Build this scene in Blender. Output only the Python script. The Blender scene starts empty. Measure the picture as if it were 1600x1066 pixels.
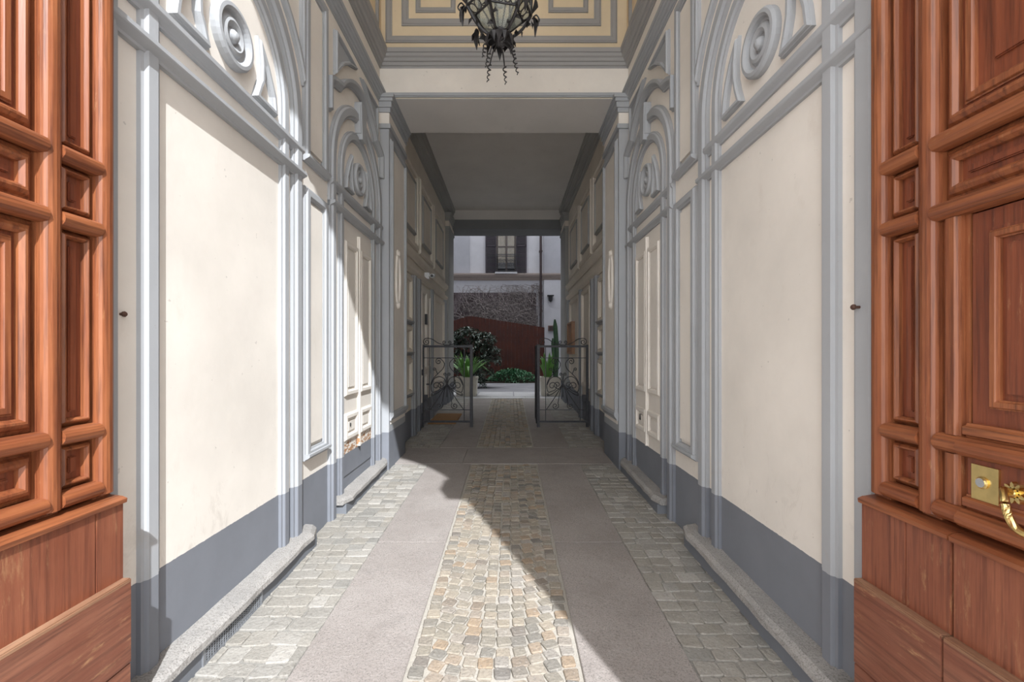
import bpy, bmesh, math, random
from mathutils import Vector, Matrix
PI = math.pi
random.seed(7)
scene = bpy.context.scene
col = scene.collection

# ------------------------------------------------------------------ camera
cam_d = bpy.data.cameras.new('camera'); cam = bpy.data.objects.new('camera', cam_d); col.objects.link(cam)
cam_d.sensor_width = 36; cam_d.lens = 16.0; cam_d.clip_start = 0.02; cam_d.clip_end = 200
cam.location = (0, 0, 1.6); cam.rotation_euler = (PI/2, 0, 0)
cam_d.shift_x = 3/1600; cam_d.shift_y = 17/1600
scene.camera = cam
# ------------------------------------------------------------------ world, sun, exposure
world = bpy.data.worlds.new('sky'); scene.world = world; world.use_nodes = True
bg = world.node_tree.nodes['Background']
bg.inputs[0].default_value = (0.93, 0.965, 1.0, 1); bg.inputs[1].default_value = 3.6
sun_d = bpy.data.lights.new('sun', 'SUN'); sun = bpy.data.objects.new('sun', sun_d); col.objects.link(sun)
sun_d.energy = 6.8; sun_d.angle = math.radians(0.6); sun_d.color = (0.94, 0.97, 1.0)
sun.rotation_euler = Vector((-0.39, 1.0, -0.95)).to_track_quat('-Z', 'Y').to_euler(); sun.location = (4, -10, 12)
vs = scene.view_settings
vs.view_transform = 'Standard'; vs.look = 'None'; vs.gamma = 1; vs.use_curve_mapping = False; vs.exposure = 0.11

# ------------------------------------------------------------------ constants
XL, XR = -1.60, 1.45          # hall wall planes
TL, TR = -1.64, 1.48          # passage wall planes
SLOPE = 0.025
def fz(y): return SLOPE*y if y < 12.9 else SLOPE*12.9
COURT = fz(13)

# ------------------------------------------------------------------ materials
def newmat(name):
    m = bpy.data.materials.new(name); m.use_nodes = True
    nt = m.node_tree; b = nt.nodes['Principled BSDF']
    return m, nt, b
class N:
    """small node builder"""
    def __init__(s, nt): s.nt = nt
    def n(s, t, **kw):
        x = s.nt.nodes.new(t)
        for k, v in kw.items(): setattr(x, k, v)
        return x
    def l(s, a, b): s.nt.links.new(a, b)
    def pos(s, scale=(1, 1, 1)):
        g = s.n('ShaderNodeNewGeometry'); mp = s.n('ShaderNodeMapping'); mp.inputs['Scale'].default_value = scale
        s.l(g.outputs['Position'], mp.inputs['Vector']); return mp.outputs[0]
    def obj(s, scale=(1, 1, 1)):
        g = s.n('ShaderNodeTexCoord'); mp = s.n('ShaderNodeMapping'); mp.inputs['Scale'].default_value = scale
        s.l(g.outputs['Object'], mp.inputs['Vector']); return mp.outputs[0]
    def noise(s, vec, scale, detail=4, rough=.55, dist=0):
        x = s.n('ShaderNodeTexNoise'); s.l(vec, x.inputs['Vector'])
        x.inputs['Scale'].default_value = scale; x.inputs['Detail'].default_value = detail
        x.inputs['Roughness'].default_value = rough; x.inputs['Distortion'].default_value = dist
        return x.outputs['Fac']
    def ramp(s, fac, stops):
        x = s.n('ShaderNodeValToRGB'); s.l(fac, x.inputs[0]); e = x.color_ramp.elements
        while len(e) < len(stops): e.new(.5)
        for i, (p, c) in enumerate(stops):
            e[i].position = p; e[i].color = (c, c, c, 1) if isinstance(c, (int, float)) else (*c, 1)
        return x.outputs[0]
    def mix(s, fac, a, b, mode='MIX'):
        x = s.n('ShaderNodeMix', data_type='RGBA', blend_type=mode)
        for sock, v in ((x.inputs[0], fac), (x.inputs[6], a), (x.inputs[7], b)):
            if isinstance(v, (int, float)): sock.default_value = v
            elif isinstance(v, tuple): sock.default_value = (*v, 1)
            else: s.l(v, sock)
        return x.outputs[2]
    def math(s, op, a, b=0, c=0):
        x = s.n('ShaderNodeMath', operation=op)
        for i, v in enumerate((a, b, c)):
            if isinstance(v, (int, float)): x.inputs[i].default_value = v
            else: s.l(v, x.inputs[i])
        return x.outputs[0]
    def bump(s, h, strength, dist, b):
        x = s.n('ShaderNodeBump'); x.inputs['Strength'].default_value = strength; x.inputs['Distance'].default_value = dist
        s.l(h, x.inputs['Height']); s.l(x.outputs[0], b.inputs['Normal'])

SKIRT = (0.20, 0.21, 0.235)
def plaster(name, base, skirt=True, var=.10, stain=(.45, .40, .34), stain_amt=.25, rough=.85, peel=None):
    m, nt, b = newmat(name); k = N(nt)
    p = k.pos()
    n1 = k.noise(p, 1.3, 5, .6); n2 = k.noise(p, 14, 5, .6)
    c = k.mix(k.ramp(n1, [(.3, 0), (.7, 1)]), tuple(x*(1-var) for x in base), tuple(min(1, x*(1+var*.5)) for x in base))
    st = k.ramp(k.noise(k.pos((1, 1, .55)), 4.5, 8, .72), [(.60, 0), (.78, 1)])
    c = k.mix(k.math('MULTIPLY', st, stain_amt), c, stain)
    if skirt:
        sz = k.n('ShaderNodeSeparateXYZ'); k.l(k.pos(), sz.inputs[0])
        lowm = k.ramp(k.math('DIVIDE', sz.outputs[2], 2.0), [(.30, 1), (.62, 0)])
        sc_ = k.math('MULTIPLY', lowm, k.ramp(k.noise(k.pos((1, 1, .5)), 7, 7, .75, .8), [(.56, 0), (.70, 1)]))
        c = k.mix(k.math('MULTIPLY', sc_, .38), c, (.40, .345, .29))
    chips = k.ramp(k.noise(p, 26, 3, .5), [(.735, 0), (.75, 1)])
    c = k.mix(k.math('MULTIPLY', chips, .35), c, (.32, .29, .26))
    if peel:
        sx = k.n('ShaderNodeSeparateXYZ'); k.l(k.pos(), sx.inputs[0])
        low = k.ramp(k.math('ADD', sx.outputs[2], k.math('MULTIPLY', k.noise(p, 9, 4), .22)), [(.80, 1), (.86, 0)])
        pe = k.math('MULTIPLY', low, k.ramp(k.noise(k.pos((1, 1, 2.5)), 18, 5, .65), [(.47, 0), (.52, 1)]))
        c = k.mix(pe, c, peel)
    if skirt:
        s = k.n('ShaderNodeSeparateXYZ'); k.l(k.pos(), s.inputs[0])
        hgt = k.math('ADD', .612, k.math('MULTIPLY', .03, k.math('MAXIMUM', 0, k.math('SUBTRACT', s.outputs[1], 6.3))))
        hgt = k.math('ADD', hgt, k.math('MULTIPLY', k.math('SUBTRACT', k.noise(p, 30, 2), .5), .008))
        below = k.math('LESS_THAN', s.outputs[2], hgt)
        sk = k.mix(k.ramp(n1, [(.3, 0), (.7, 1)]), tuple(x*.9 for x in SKIRT), tuple(x*1.12 for x in SKIRT))
        c = k.mix(below, c, sk)
    k.l(c, b.inputs['Base Color']); b.inputs['Roughness'].default_value = rough
    b.inputs['Specular IOR Level'].default_value = .25
    k.bump(k.math('ADD', n2, k.math('MULTIPLY', n1, 2)), .25, .006, b)
    return m
M = {}
M['cream'] = plaster('cream_plaster', (.82, .765, .695), stain=(.55, .45, .36), stain_amt=.22)
M['creampeel'] = plaster('cream_plaster_peeling', (.80, .745, .675), stain_amt=.2, peel=(.42, .23, .12))
M['grey'] = plaster('grey_paint', (.405, .415, .43), var=.08, stain=(.55, .55, .55), stain_amt=.3)
M['ochre'] = plaster('ochre_plaster', (.80, .66, .46), skirt=False, stain=(.60, .42, .24), stain_amt=.25)
M['greyup'] = plaster('warm_grey_paint', (.37, .36, .35), skirt=False, var=.08)
M['ceil'] = plaster('ceiling_plaster', (.78, .745, .71), skirt=False, var=.06, stain=(.45, .42, .38), stain_amt=.3)
M['tunnelcream'] = plaster('dull_cream_plaster', (.80, .73, .635), stain=(.5, .42, .34), stain_amt=.25)
M['tunnelgrey'] = plaster('dull_grey_paint', (.40, .395, .38), var=.08)
M['darkgrey'] = plaster('dark_grey_lintel_paint', (.24, .245, .25), skirt=False)
M['skirt'] = plaster('dark_skirting_paint', (.18, .19, .21), skirt=False, stain=(.3, .3, .3))
M['court'] = plaster('courtyard_plaster', (.44, .44, .47), skirt=False, stain=(.38, .36, .37), stain_amt=.5)
M['courtlight'] = plaster('courtyard_white_plaster', (.58, .575, .60), skirt=False, stain=(.4, .36, .36), stain_amt=.5)
M['courtstone'] = plaster('courtyard_stone', (.42, .35, .31), skirt=False, stain=(.25, .17, .15), stain_amt=.6)
M['facade'] = plaster('street_facade', (.62, .56, .48), skirt=False)

def stone(name, a, b_, speck=(.12, .11, .1), sp=.55, scale=130, rough=.8, rnd=None, bump=.4):
    m, nt, b = newmat(name); k = N(nt); p = k.pos()
    c = k.mix(k.ramp(k.noise(p, 2.2, 5, .6), [(.32, 0), (.68, 1)]), a, b_)
    if rnd:
        oi = k.n('ShaderNodeObjectInfo'); g = k.n('ShaderNodeNewGeometry')
        r = k.math('FRACT', k.math('ADD', oi.outputs['Random'], g.outputs['Random Per Island']))
        c = k.mix(.75, c, k.ramp(r, rnd))
    c = k.mix(k.math('MULTIPLY', k.ramp(k.noise(p, scale, 3, .6), [(.52, 0), (.62, 1)]), sp), c, speck)
    c = k.mix(k.math('MULTIPLY', k.ramp(k.noise(p, scale*.8, 2, .6), [(.60, 0), (.70, 1)]), .22), c, (.62, .59, .56))
    c = k.mix(k.math('MULTIPLY', k.ramp(k.noise(p, 5, 6, .7), [(.55, 0), (.75, 1)]), .3), c, (.16, .15, .14))
    k.l(c, b.inputs['Base Color']); b.inputs['Roughness'].default_value = rough
    b.inputs['Specular IOR Level'].default_value = .3
    k.bump(k.math('ADD', k.noise(p, 60, 4, .6), k.math('MULTIPLY', k.noise(p, 12, 3), 1.5)), bump, .008, b)
    return m
M['granite'] = stone('pink_granite', (.285, .252, .232), (.35, .315, .293))
M['ledge'] = stone('ledge_granite', (.30, .288, .275), (.40, .375, .35), bump=.6)
M['cobble'] = stone('cobble', (.28, .25, .21), (.33, .29, .245), scale=70, sp=.3, bump=.7,
    rnd=[(0, (.20, .19, .17)), (.2, (.29, .26, .21)), (.45, (.37, .315, .245)), (.62, (.32, .30, .275)), (.8, (.36, .26, .17)), (.92, (.14, .135, .13)), (1, (.40, .34, .265))])
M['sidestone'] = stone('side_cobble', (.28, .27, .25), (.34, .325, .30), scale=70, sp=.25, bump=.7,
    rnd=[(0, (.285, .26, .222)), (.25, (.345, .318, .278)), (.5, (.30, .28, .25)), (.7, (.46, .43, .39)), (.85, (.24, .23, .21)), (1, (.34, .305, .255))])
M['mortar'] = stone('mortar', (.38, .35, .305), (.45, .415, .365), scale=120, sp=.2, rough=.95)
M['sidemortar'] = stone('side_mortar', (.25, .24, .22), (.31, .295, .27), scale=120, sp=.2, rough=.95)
M['skylitstone'] = stone('pale_skylit_stone', (.50, .495, .50), (.58, .57, .57), sp=.2)  # pale slabs, lightened so the strip at the passage end looks skylit
M['courtpave'] = stone('courtyard_paving', (.26, .255, .27), (.33, .325, .34), sp=.25)
M['street'] = stone('street_paving', (.40, .39, .38), (.46, .45, .44), sp=.2)
M['potstone'] = stone('planter_concrete', (.62, .58, .50), (.70, .66, .58), sp=.15)

def wood(name, axis, base=(.205, .058, .023), light=(.35, .122, .046), dark=(.05, .014, .008), rough=.42, wear=.35, wt=.61):
    m, nt, b = newmat(name); k = N(nt)
    sc = [22, 22, 22]; sc[axis] = 1.1
    sc2 = [70, 70, 70]; sc2[axis] = 2.5
    n1 = k.noise(k.pos(tuple(sc)), 1.0, 5, .6, .6); n2 = k.noise(k.pos(tuple(sc2)), 1.0, 4, .65)
    c = k.mix(k.ramp(n1, [(.3, 0), (.68, 1)]), base, light)
    c = k.mix(k.math('MULTIPLY', k.ramp(n2, [(.47, 0), (.68, 1)]), .7), c, dark)
    big = k.ramp(k.noise(k.pos(), 2.4, 5, .65), [(.42, 0), (.7, 1)])
    c = k.mix(k.math('MULTIPLY', big, .45), c, (.15, .036, .014))
    sc3 = [38, 38, 38]; sc3[axis] = 7
    w = k.math('MULTIPLY', k.ramp(k.noise(k.pos(tuple(sc3)), 1, 6, .75), [(wt, 0), (wt+.09, 1)]), k.ramp(k.noise(k.pos(), 3.1, 3), [(.45, 0), (.62, 1)]))
    c = k.mix(k.math('MULTIPLY', w, wear), c, (.50, .29, .14))
    k.l(c, b.inputs['Base Color'])
    k.l(k.math('MULTIPLY_ADD', n1, .25, rough-.1), b.inputs['Roughness'])
    k.bump(k.math('ADD', n2, n1), .35, .003, b)
    return m
M['woodv'] = wood('varnished_wood_vertical', 2)
M['woodh'] = wood('varnished_wood_horizontal', 1)
M['woodpanel'] = wood('varnished_wood_panel', 2, (.165, .040, .017), (.245, .066, .026), wear=.3)
M['woodplinth'] = wood('worn_wood_plinth', 2, (.21, .065, .034), (.28, .095, .048), (.07, .022, .014), rough=.5, wear=.5, wt=.56)
M['woodkick'] = wood('worn_wood_kickboard', 1, (.19, .065, .038), (.28, .115, .068), (.055, .022, .015), rough=.55, wear=.65, wt=.57)
M['woodweathered'] = wood('weathered_wood_edge', 1, (.24, .12, .065), (.38, .22, .13), (.07, .035, .022), rough=.7, wear=.7)
M['rust'] = wood('rust_red_fence', 2, (.060, .014, .009), (.085, .021, .012), (.02, .006, .005), rough=.7, wear=.0)
M['boardwood'] = wood('notice_board_wood', 2, (.36, .19, .10), (.46, .27, .15), (.2, .1, .05), wear=.1)

def simple(name, colr, rough=.5, metal=0, var=.15, spec=.5, scale=20):
    m, nt, b = newmat(name); k = N(nt)
    c = k.mix(k.ramp(k.noise(k.pos(), scale, 4), [(.35, 0), (.65, 1)]), tuple(x*(1-var) for x in colr), tuple(min(1, x*(1+var)) for x in colr))
    k.l(c, b.inputs['Base Color']); b.inputs['Roughness'].default_value = rough; b.inputs['Metallic'].default_value = metal
    b.inputs['Specular IOR Level'].default_value = spec
    return m
M['iron'] = simple('wrought_iron', (.045, .045, .05), .5, .3)
M['lampiron'] = simple('lantern_iron', (.035, .032, .032), .45, .4, .4)
M['rustyiron'] = simple('rusty_iron', (.10, .05, .035), .8, .2, .4)
M['brass'] = simple('brass', (.78, .58, .24), .28, 1.0, .1)
M['chrome'] = simple('steel', (.75, .75, .74), .25, 1.0, .05)
M['white'] = simple('white_plastic', (.8, .8, .8), .4)
M['black'] = simple('black_plastic', (.02, .02, .022), .4)
M['bulb'] = simple('milky_bulb_glass', (.85, .85, .83), .25)
M['cord'] = simple('steel_grey_mesh', (.30, .31, .33), .6, .5)
M['dark'] = simple('dark_plate_and_shade', (.02, .02, .02), .9)  # near-black for key plates and for sheets standing in for shade
M['mat'] = simple('coir', (.30, .17, .085), .95, 0, .3, .1, 150)
M['shutter'] = simple('dark_shutter_paint', (.055, .045, .055), .6)
M['curtain'] = simple('cream_curtain', (.62, .52, .36), .9)
M['framewhite'] = simple('window_frame_paint', (.10, .08, .07), .5)
M['twig'] = simple('bare_vine_wood', (.26, .225, .215), .9, 0, .4)
M['trunk'] = simple('bark', (.09, .065, .05), .9, 0, .3)
M['soil'] = simple('soil', (.05, .035, .025), 1)
M['cactus'] = simple('cactus_skin', (.05, .11, .055), .6)
M['pipe'] = simple('brown_downpipe', (.06, .042, .042), .5, .3)
M['fabricred'] = simple('intercom_plate', (.20, .12, .10), .5, .3)
def leafmat(name, a, b_, c_=None, rough=.45):
    m, nt, b = newmat(name); k = N(nt); g = k.n('ShaderNodeNewGeometry')
    st = [(0, a), (.6, b_), (1, c_ or b_)]
    k.l(k.ramp(g.outputs['Random Per Island'], st), b.inputs['Base Color']); b.inputs['Roughness'].default_value = rough
    return m
M['leafstrap'] = leafmat('strap_leaf', (.05, .17, .035), (.14, .32, .07), (.50, .60, .30))
M['leafdark'] = leafmat('dark_shrub_leaf', (.012, .03, .015), (.03, .06, .03), (.30, .36, .32))
M['leafhedge'] = leafmat('hedge_leaf', (.03, .10, .04), (.07, .24, .11), (.22, .42, .25))
def glassmat(name, tint, rough=.15):
    m, nt, b = newmat(name); k = N(nt)
    b.inputs['Base Color'].default_value = (*tint, 1); b.inputs['Roughness'].default_value = rough
    b.inputs['Transmission Weight'].default_value = .85; b.inputs['IOR'].default_value = 1.1
    return m
M['glass'] = glassmat('lantern_glass', (.80, .82, .77), .08)
M['pane'] = glassmat('window_glass', (.8, .8, .8), .02)
def brickmat():
    m, nt, b = newmat('old_brick'); k = N(nt)
    g = k.n('ShaderNodeNewGeometry'); s = k.n('ShaderNodeSeparateXYZ'); k.l(g.outputs['Position'], s.inputs[0])
    cb = k.n('ShaderNodeCombineXYZ'); k.l(s.outputs[0], cb.inputs[0]); k.l(s.outputs[2], cb.inputs[1])
    br = k.n('ShaderNodeTexBrick'); k.l(cb.outputs[0], br.inputs['Vector']); br.inputs['Scale'].default_value = 1
    br.inputs['Brick Width'].default_value = .25; br.inputs['Row Height'].default_value = .07; br.inputs['Mortar Size'].default_value = .008
    br.inputs['Color1'].default_value = (.055, .035, .034, 1); br.inputs['Color2'].default_value = (.085, .057, .057, 1); br.inputs['Mortar'].default_value = (.10, .088, .09, 1)
    c = k.mix(k.ramp(k.noise(k.pos(), 1.6, 6, .7), [(.4, 0), (.62, 1)]), br.outputs['Color'], (.20, .165, .175))
    k.l(c, b.inputs['Base Color']); b.inputs['Roughness'].default_value = .95
    return m
M['brick'] = brickmat()

# ------------------------------------------------------------------ mesh helpers
def tagit(o, label=None, cat=None, group=None, kind=None):
    if label: o['label'] = label
    if cat: o['category'] = cat
    if group: o['group'] = group
    if kind: o['kind'] = kind
    return o
def org(o):
    v = Vector((0, 0, 0))
    while o is not None: v = v + o.location; o = o.parent
    return v
class MB:
    """collects shapes in world coordinates, builds one mesh object"""
    def __init__(s): s.v = []; s.f = []
    def add(s, vs_, fs):
        o = len(s.v); s.v += [tuple(x) for x in vs_]; s.f += [tuple(i+o for i in f) for f in fs]; return s
    def box(s, x0, x1, y0, y1, z0, z1):
        return s.add([(x0, y0, z0), (x1, y0, z0), (x1, y1, z0), (x0, y1, z0), (x0, y0, z1), (x1, y0, z1), (x1, y1, z1), (x0, y1, z1)],
                     [(0, 3, 2, 1), (4, 5, 6, 7), (0, 1, 5, 4), (1, 2, 6, 5), (2, 3, 7, 6), (3, 0, 4, 7)])
    def prism(s, pts, fn, d0, d1):
        n = len(pts)
        vs_ = [fn(u, v, d0) for u, v in pts] + [fn(u, v, d1) for u, v in pts]
        return s.add(vs_, [tuple(range(n))[::-1], tuple(range(n, 2*n))] + [(i, (i+1) % n, n+(i+1) % n, n+i) for i in range(n)])
    def tube(s, pts, r, n=6, taper=None):
        pts = [Vector(p) for p in pts]; rings = []
        up = Vector((.13, .31, .94)); m = len(pts)
        for i, p in enumerate(pts):
            t = (pts[min(i+1, m-1)]-pts[max(i-1, 0)])
            if t.length < 1e-9: t = Vector((0, 0, 1))
            t.normalize(); a = t.cross(up)
            if a.length < .05: a = t.cross(Vector((1, 0, 0)))
            a.normalize(); b = t.cross(a)
            rr = r if taper is None else r*(1+(taper-1)*i/(m-1))
            rings.append([p+a*(rr*math.cos(2*PI*j/n))+b*(rr*math.sin(2*PI*j/n)) for j in range(n)])
        vs_ = [v for g in rings for v in g]
        fs = [(i*n+j, i*n+(j+1) % n, (i+1)*n+(j+1) % n, (i+1)*n+j) for i in range(m-1) for j in range(n)]
        fs += [tuple(range(n))[::-1], tuple(range((m-1)*n, m*n))]
        return s.add(vs_, fs)
    def lathe(s, prof, fn, n=32):
        """prof: (radius, height); fn(a, b, h) -> world"""
        vs_ = []; fs = []
        for r, h in prof:
            for j in range(n): vs_.append(fn(r*math.cos(2*PI*j/n), r*math.sin(2*PI*j/n), h))
        for i in range(len(prof)-1):
            for j in range(n): fs.append((i*n+j, i*n+(j+1) % n, (i+1)*n+(j+1) % n, (i+1)*n+j))
        fs.append(tuple(range(n))); fs.append(tuple(range((len(prof)-1)*n, len(prof)*n)))
        return s.add(vs_, fs)
    def sweep(s, path, prof, fn, closed=False):
        """moulding: profile (offset, depth) swept along a path in surface coordinates with mitred corners"""
        n = len(path); P = [Vector((p[0], p[1])) for p in path]; k = len(prof); vs_ = []
        for i in range(n):
            if closed or 0 < i < n-1:
                a = (P[i]-P[i-1]).normalized(); b = (P[(i+1) % n]-P[i]).normalized()
            elif i == 0: a = b = (P[1]-P[0]).normalized()
            else: a = b = (P[i]-P[i-1]).normalized()
            na = Vector((-a.y, a.x)); nb = Vector((-b.y, b.x)); nn = na+nb
            nn = nn.normalized() if nn.length > 1e-6 else na
            c = max(.3, nn.dot(na)); nn = nn/c
            for o, d in prof:
                q = P[i]+nn*o; vs_.append(fn(q.x, q.y, d))
        fs = []
        for i in range(n if closed else n-1):
            for j in range(k):
                i2 = (i+1) % n; j2 = (j+1) % k
                fs.append((i*k+j, i*k+j2, i2*k+j2, i2*k+j))
        if not closed: fs += [tuple(range(k))[::-1], tuple(range((n-1)*k, n*k))]
        return s.add(vs_, fs)
    def build(s, name, mat, parent=None, smooth=False, bevel=0, tri=False):
        me = bpy.data.meshes.new(name); o = org(parent)
        me.from_pydata([(v[0]-o.x, v[1]-o.y, v[2]-o.z) for v in s.v], [], s.f)
        bm = bmesh.new(); bm.from_mesh(me)
        bmesh.ops.recalc_face_normals(bm, faces=bm.faces)
        if bevel: bmesh.ops.bevel(bm, geom=[e for e in bm.edges], offset=bevel, segments=2, affect='EDGES', clamp_overlap=True)
        bm.to_mesh(me); bm.free()
        if smooth:
            for p in me.polygons: p.use_smooth = True
        me.materials.append(M[mat]); ob = bpy.data.objects.new(name, me); col.objects.link(ob); ob.parent = parent
        return ob
def box(name, mat, parent, x0, x1, y0, y1, z0, z1, bevel=0):
    return MB().box(min(x0, x1), max(x0, x1), y0, y1, z0, z1).build(name, mat, parent, bevel=bevel)
def thing(name, loc, label, cat, group=None, kind=None):
    o = bpy.data.objects.new(name, None); o.empty_display_size = .1; col.objects.link(o); o.location = loc
    return tagit(o, label, cat, group, kind)
def catmull(pts, n=8):
    out = []; P = [Vector(p) for p in pts]; m = len(P)
    for i in range(m-1):
        p0, p1, p2, p3 = P[max(i-1, 0)], P[i], P[i+1], P[min(i+2, m-1)]
        for k in range(n):
            t = k/n
            out.append(.5*((2*p1)+(-p0+p2)*t+(2*p0-5*p1+4*p2-p3)*t*t+(-p0+3*p1-3*p2+p3)*t**3))
    out.append(P[-1]); return out
def left(u, v, d): return (XL+d, u, v)
def right(u, v, d): return (XR-d, u, v)
def tleft(u, v, d): return (TL+d, u, v)
def tright(u, v, d): return (TR-d, u, v)
def step_prof(w, p):
    h = w/2
    return [(-h, 0), (-h, p*.55), (-h*.72, p*.62), (-h*.62, p*.85), (-h*.5, p), (h*.5, p), (h*.62, p*.85), (h*.72, p*.62), (h, p*.55), (h, 0)]
def torus_prof(w, p):
    return [(-w/2, 0)]+[(-w/2*math.cos(PI*i/8), p*.25+p*.75*math.sin(PI*i/8)) for i in range(9)]+[(w/2, 0)]
def band_prof(w, p):   # ledge: offset upwards (+), overhanging top
    h = w/2
    return [(-h, 0), (-h, p*.35), (-h*.6, p*.42), (-h*.2, p*.75), (h*.1, p*.95), (h*.3, p), (h, p), (h, 0)]
def cornice_prof(w, p):
    h = w/2
    return [(-h, 0), (-h, p*.12), (-h*.75, p*.15), (-h*.70, p*.3), (-h*.35, p*.34), (-h*.3, p*.5), (0, p*.62), (h*.1, p*.8), (h*.45, p*.84), (h*.5, p*.97), (h, p), (h, 0)]
def arc(uc, vc, r, a0, a1, n=28): return [(uc+r*math.cos(a0+(a1-a0)*i/n), vc+r*math.sin(a0+(a1-a0)*i/n)) for i in range(n+1)]
def rect(u0, u1, v0, v1): return [(u0, v0), (u1, v0), (u1, v1), (u0, v1)]

# ------------------------------------------------------------------ shell
def struct(name, mat, label, cat, *boxes):
    b = MB()
    for q in boxes: b.box(*q)
    return tagit(b.build(name, mat), label, cat, kind='structure')
H = 7.4
wall_left = struct('wall_left', 'cream', 'sunlit cream plaster hall wall with grey mouldings, blind arches and a vent grille', 'wall', (XL-.5, XL, 1.79, 5.6, -.1, H))
wall_right = struct('wall_right', 'cream', 'shaded cream plaster hall wall with grey mouldings, no vent grille', 'wall', (XR, XR+.5, 1.79, 5.6, -.1, H))
def front_wall():
    cx = -.075; r = 1.565; zs = 5.3; b = MB(); y0, y1 = -.40, .08
    b.box(-9, cx-r, y0, y1, -.1, zs); b.box(cx+r, 9, y0, y1, -.1, zs)
    A = arc(cx, zs, r, PI, 0, 32)
    for i in range(32):
        (a, za), (c, zc) = A[i], A[i+1]
        b.add([(a, y0, za), (c, y0, zc), (c, y0, 20), (a, y0, 20), (a, y1, za), (c, y1, zc), (c, y1, 20), (a, y1, 20)],
              [(0, 1, 2, 3), (4, 7, 6, 5), (0, 4, 5, 1), (3, 2, 6, 7)])
    b.box(-9, cx-r, y0, y1, zs, 20); b.box(cx+r, 9, y0, y1, zs, 20)
    w = tagit(b.build('wall_front', 'facade'), 'street facade wall around the tall arched portal', 'wall', kind='structure')
    for sx in (-1, 1):
        e = cx+sx*r; box('impost', 'facade', w, e-sx*.17, e+sx*.01, y0-.06, y0+.3, 4.88, 5.18)
    # reveals that take the open door leaves
    for nm, a, c, lb in (('wall_reveal_left', -2.1, -1.64, 'plaster reveal behind the open door leaf on the vent grille side'), ('wall_reveal_right', 1.50, 1.95, 'plaster reveal behind the open door leaf with the brass lock')):
        struct(nm, 'cream', lb, 'wall', (a, c, .08, 1.79, -.1, H))
front_wall()
struct('ceiling', 'ochre', 'high ochre plaster ceiling above the hall lantern', 'ceiling', (-2.2, 2.0, .08, 6.5, H, H+.2))
wall_back = struct('wall_back', 'ochre', 'ochre wall with framed panels over the passage opening', 'wall', (-2.1, 1.95, 5.6, 6.47, 4.72, H))
ceiling_passage = struct('ceiling_passage', 'ceil', 'low plain plaster ceiling of the passage beyond the beam', 'ceiling', (-2.1, 1.95, 6.47, 12.9, 5.40, 5.6))
wall_tl = struct('wall_passage_left', 'tunnelcream', 'panelled passage wall with the cream door and security camera', 'wall', (TL-.5, TL, 6.45, 12.9, -.1, 5.5))
wall_tr = struct('wall_passage_right', 'tunnelcream', 'panelled passage wall with the wooden notice board', 'wall', (TR, TR+.5, 6.45, 12.9, -.1, 5.5))

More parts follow.
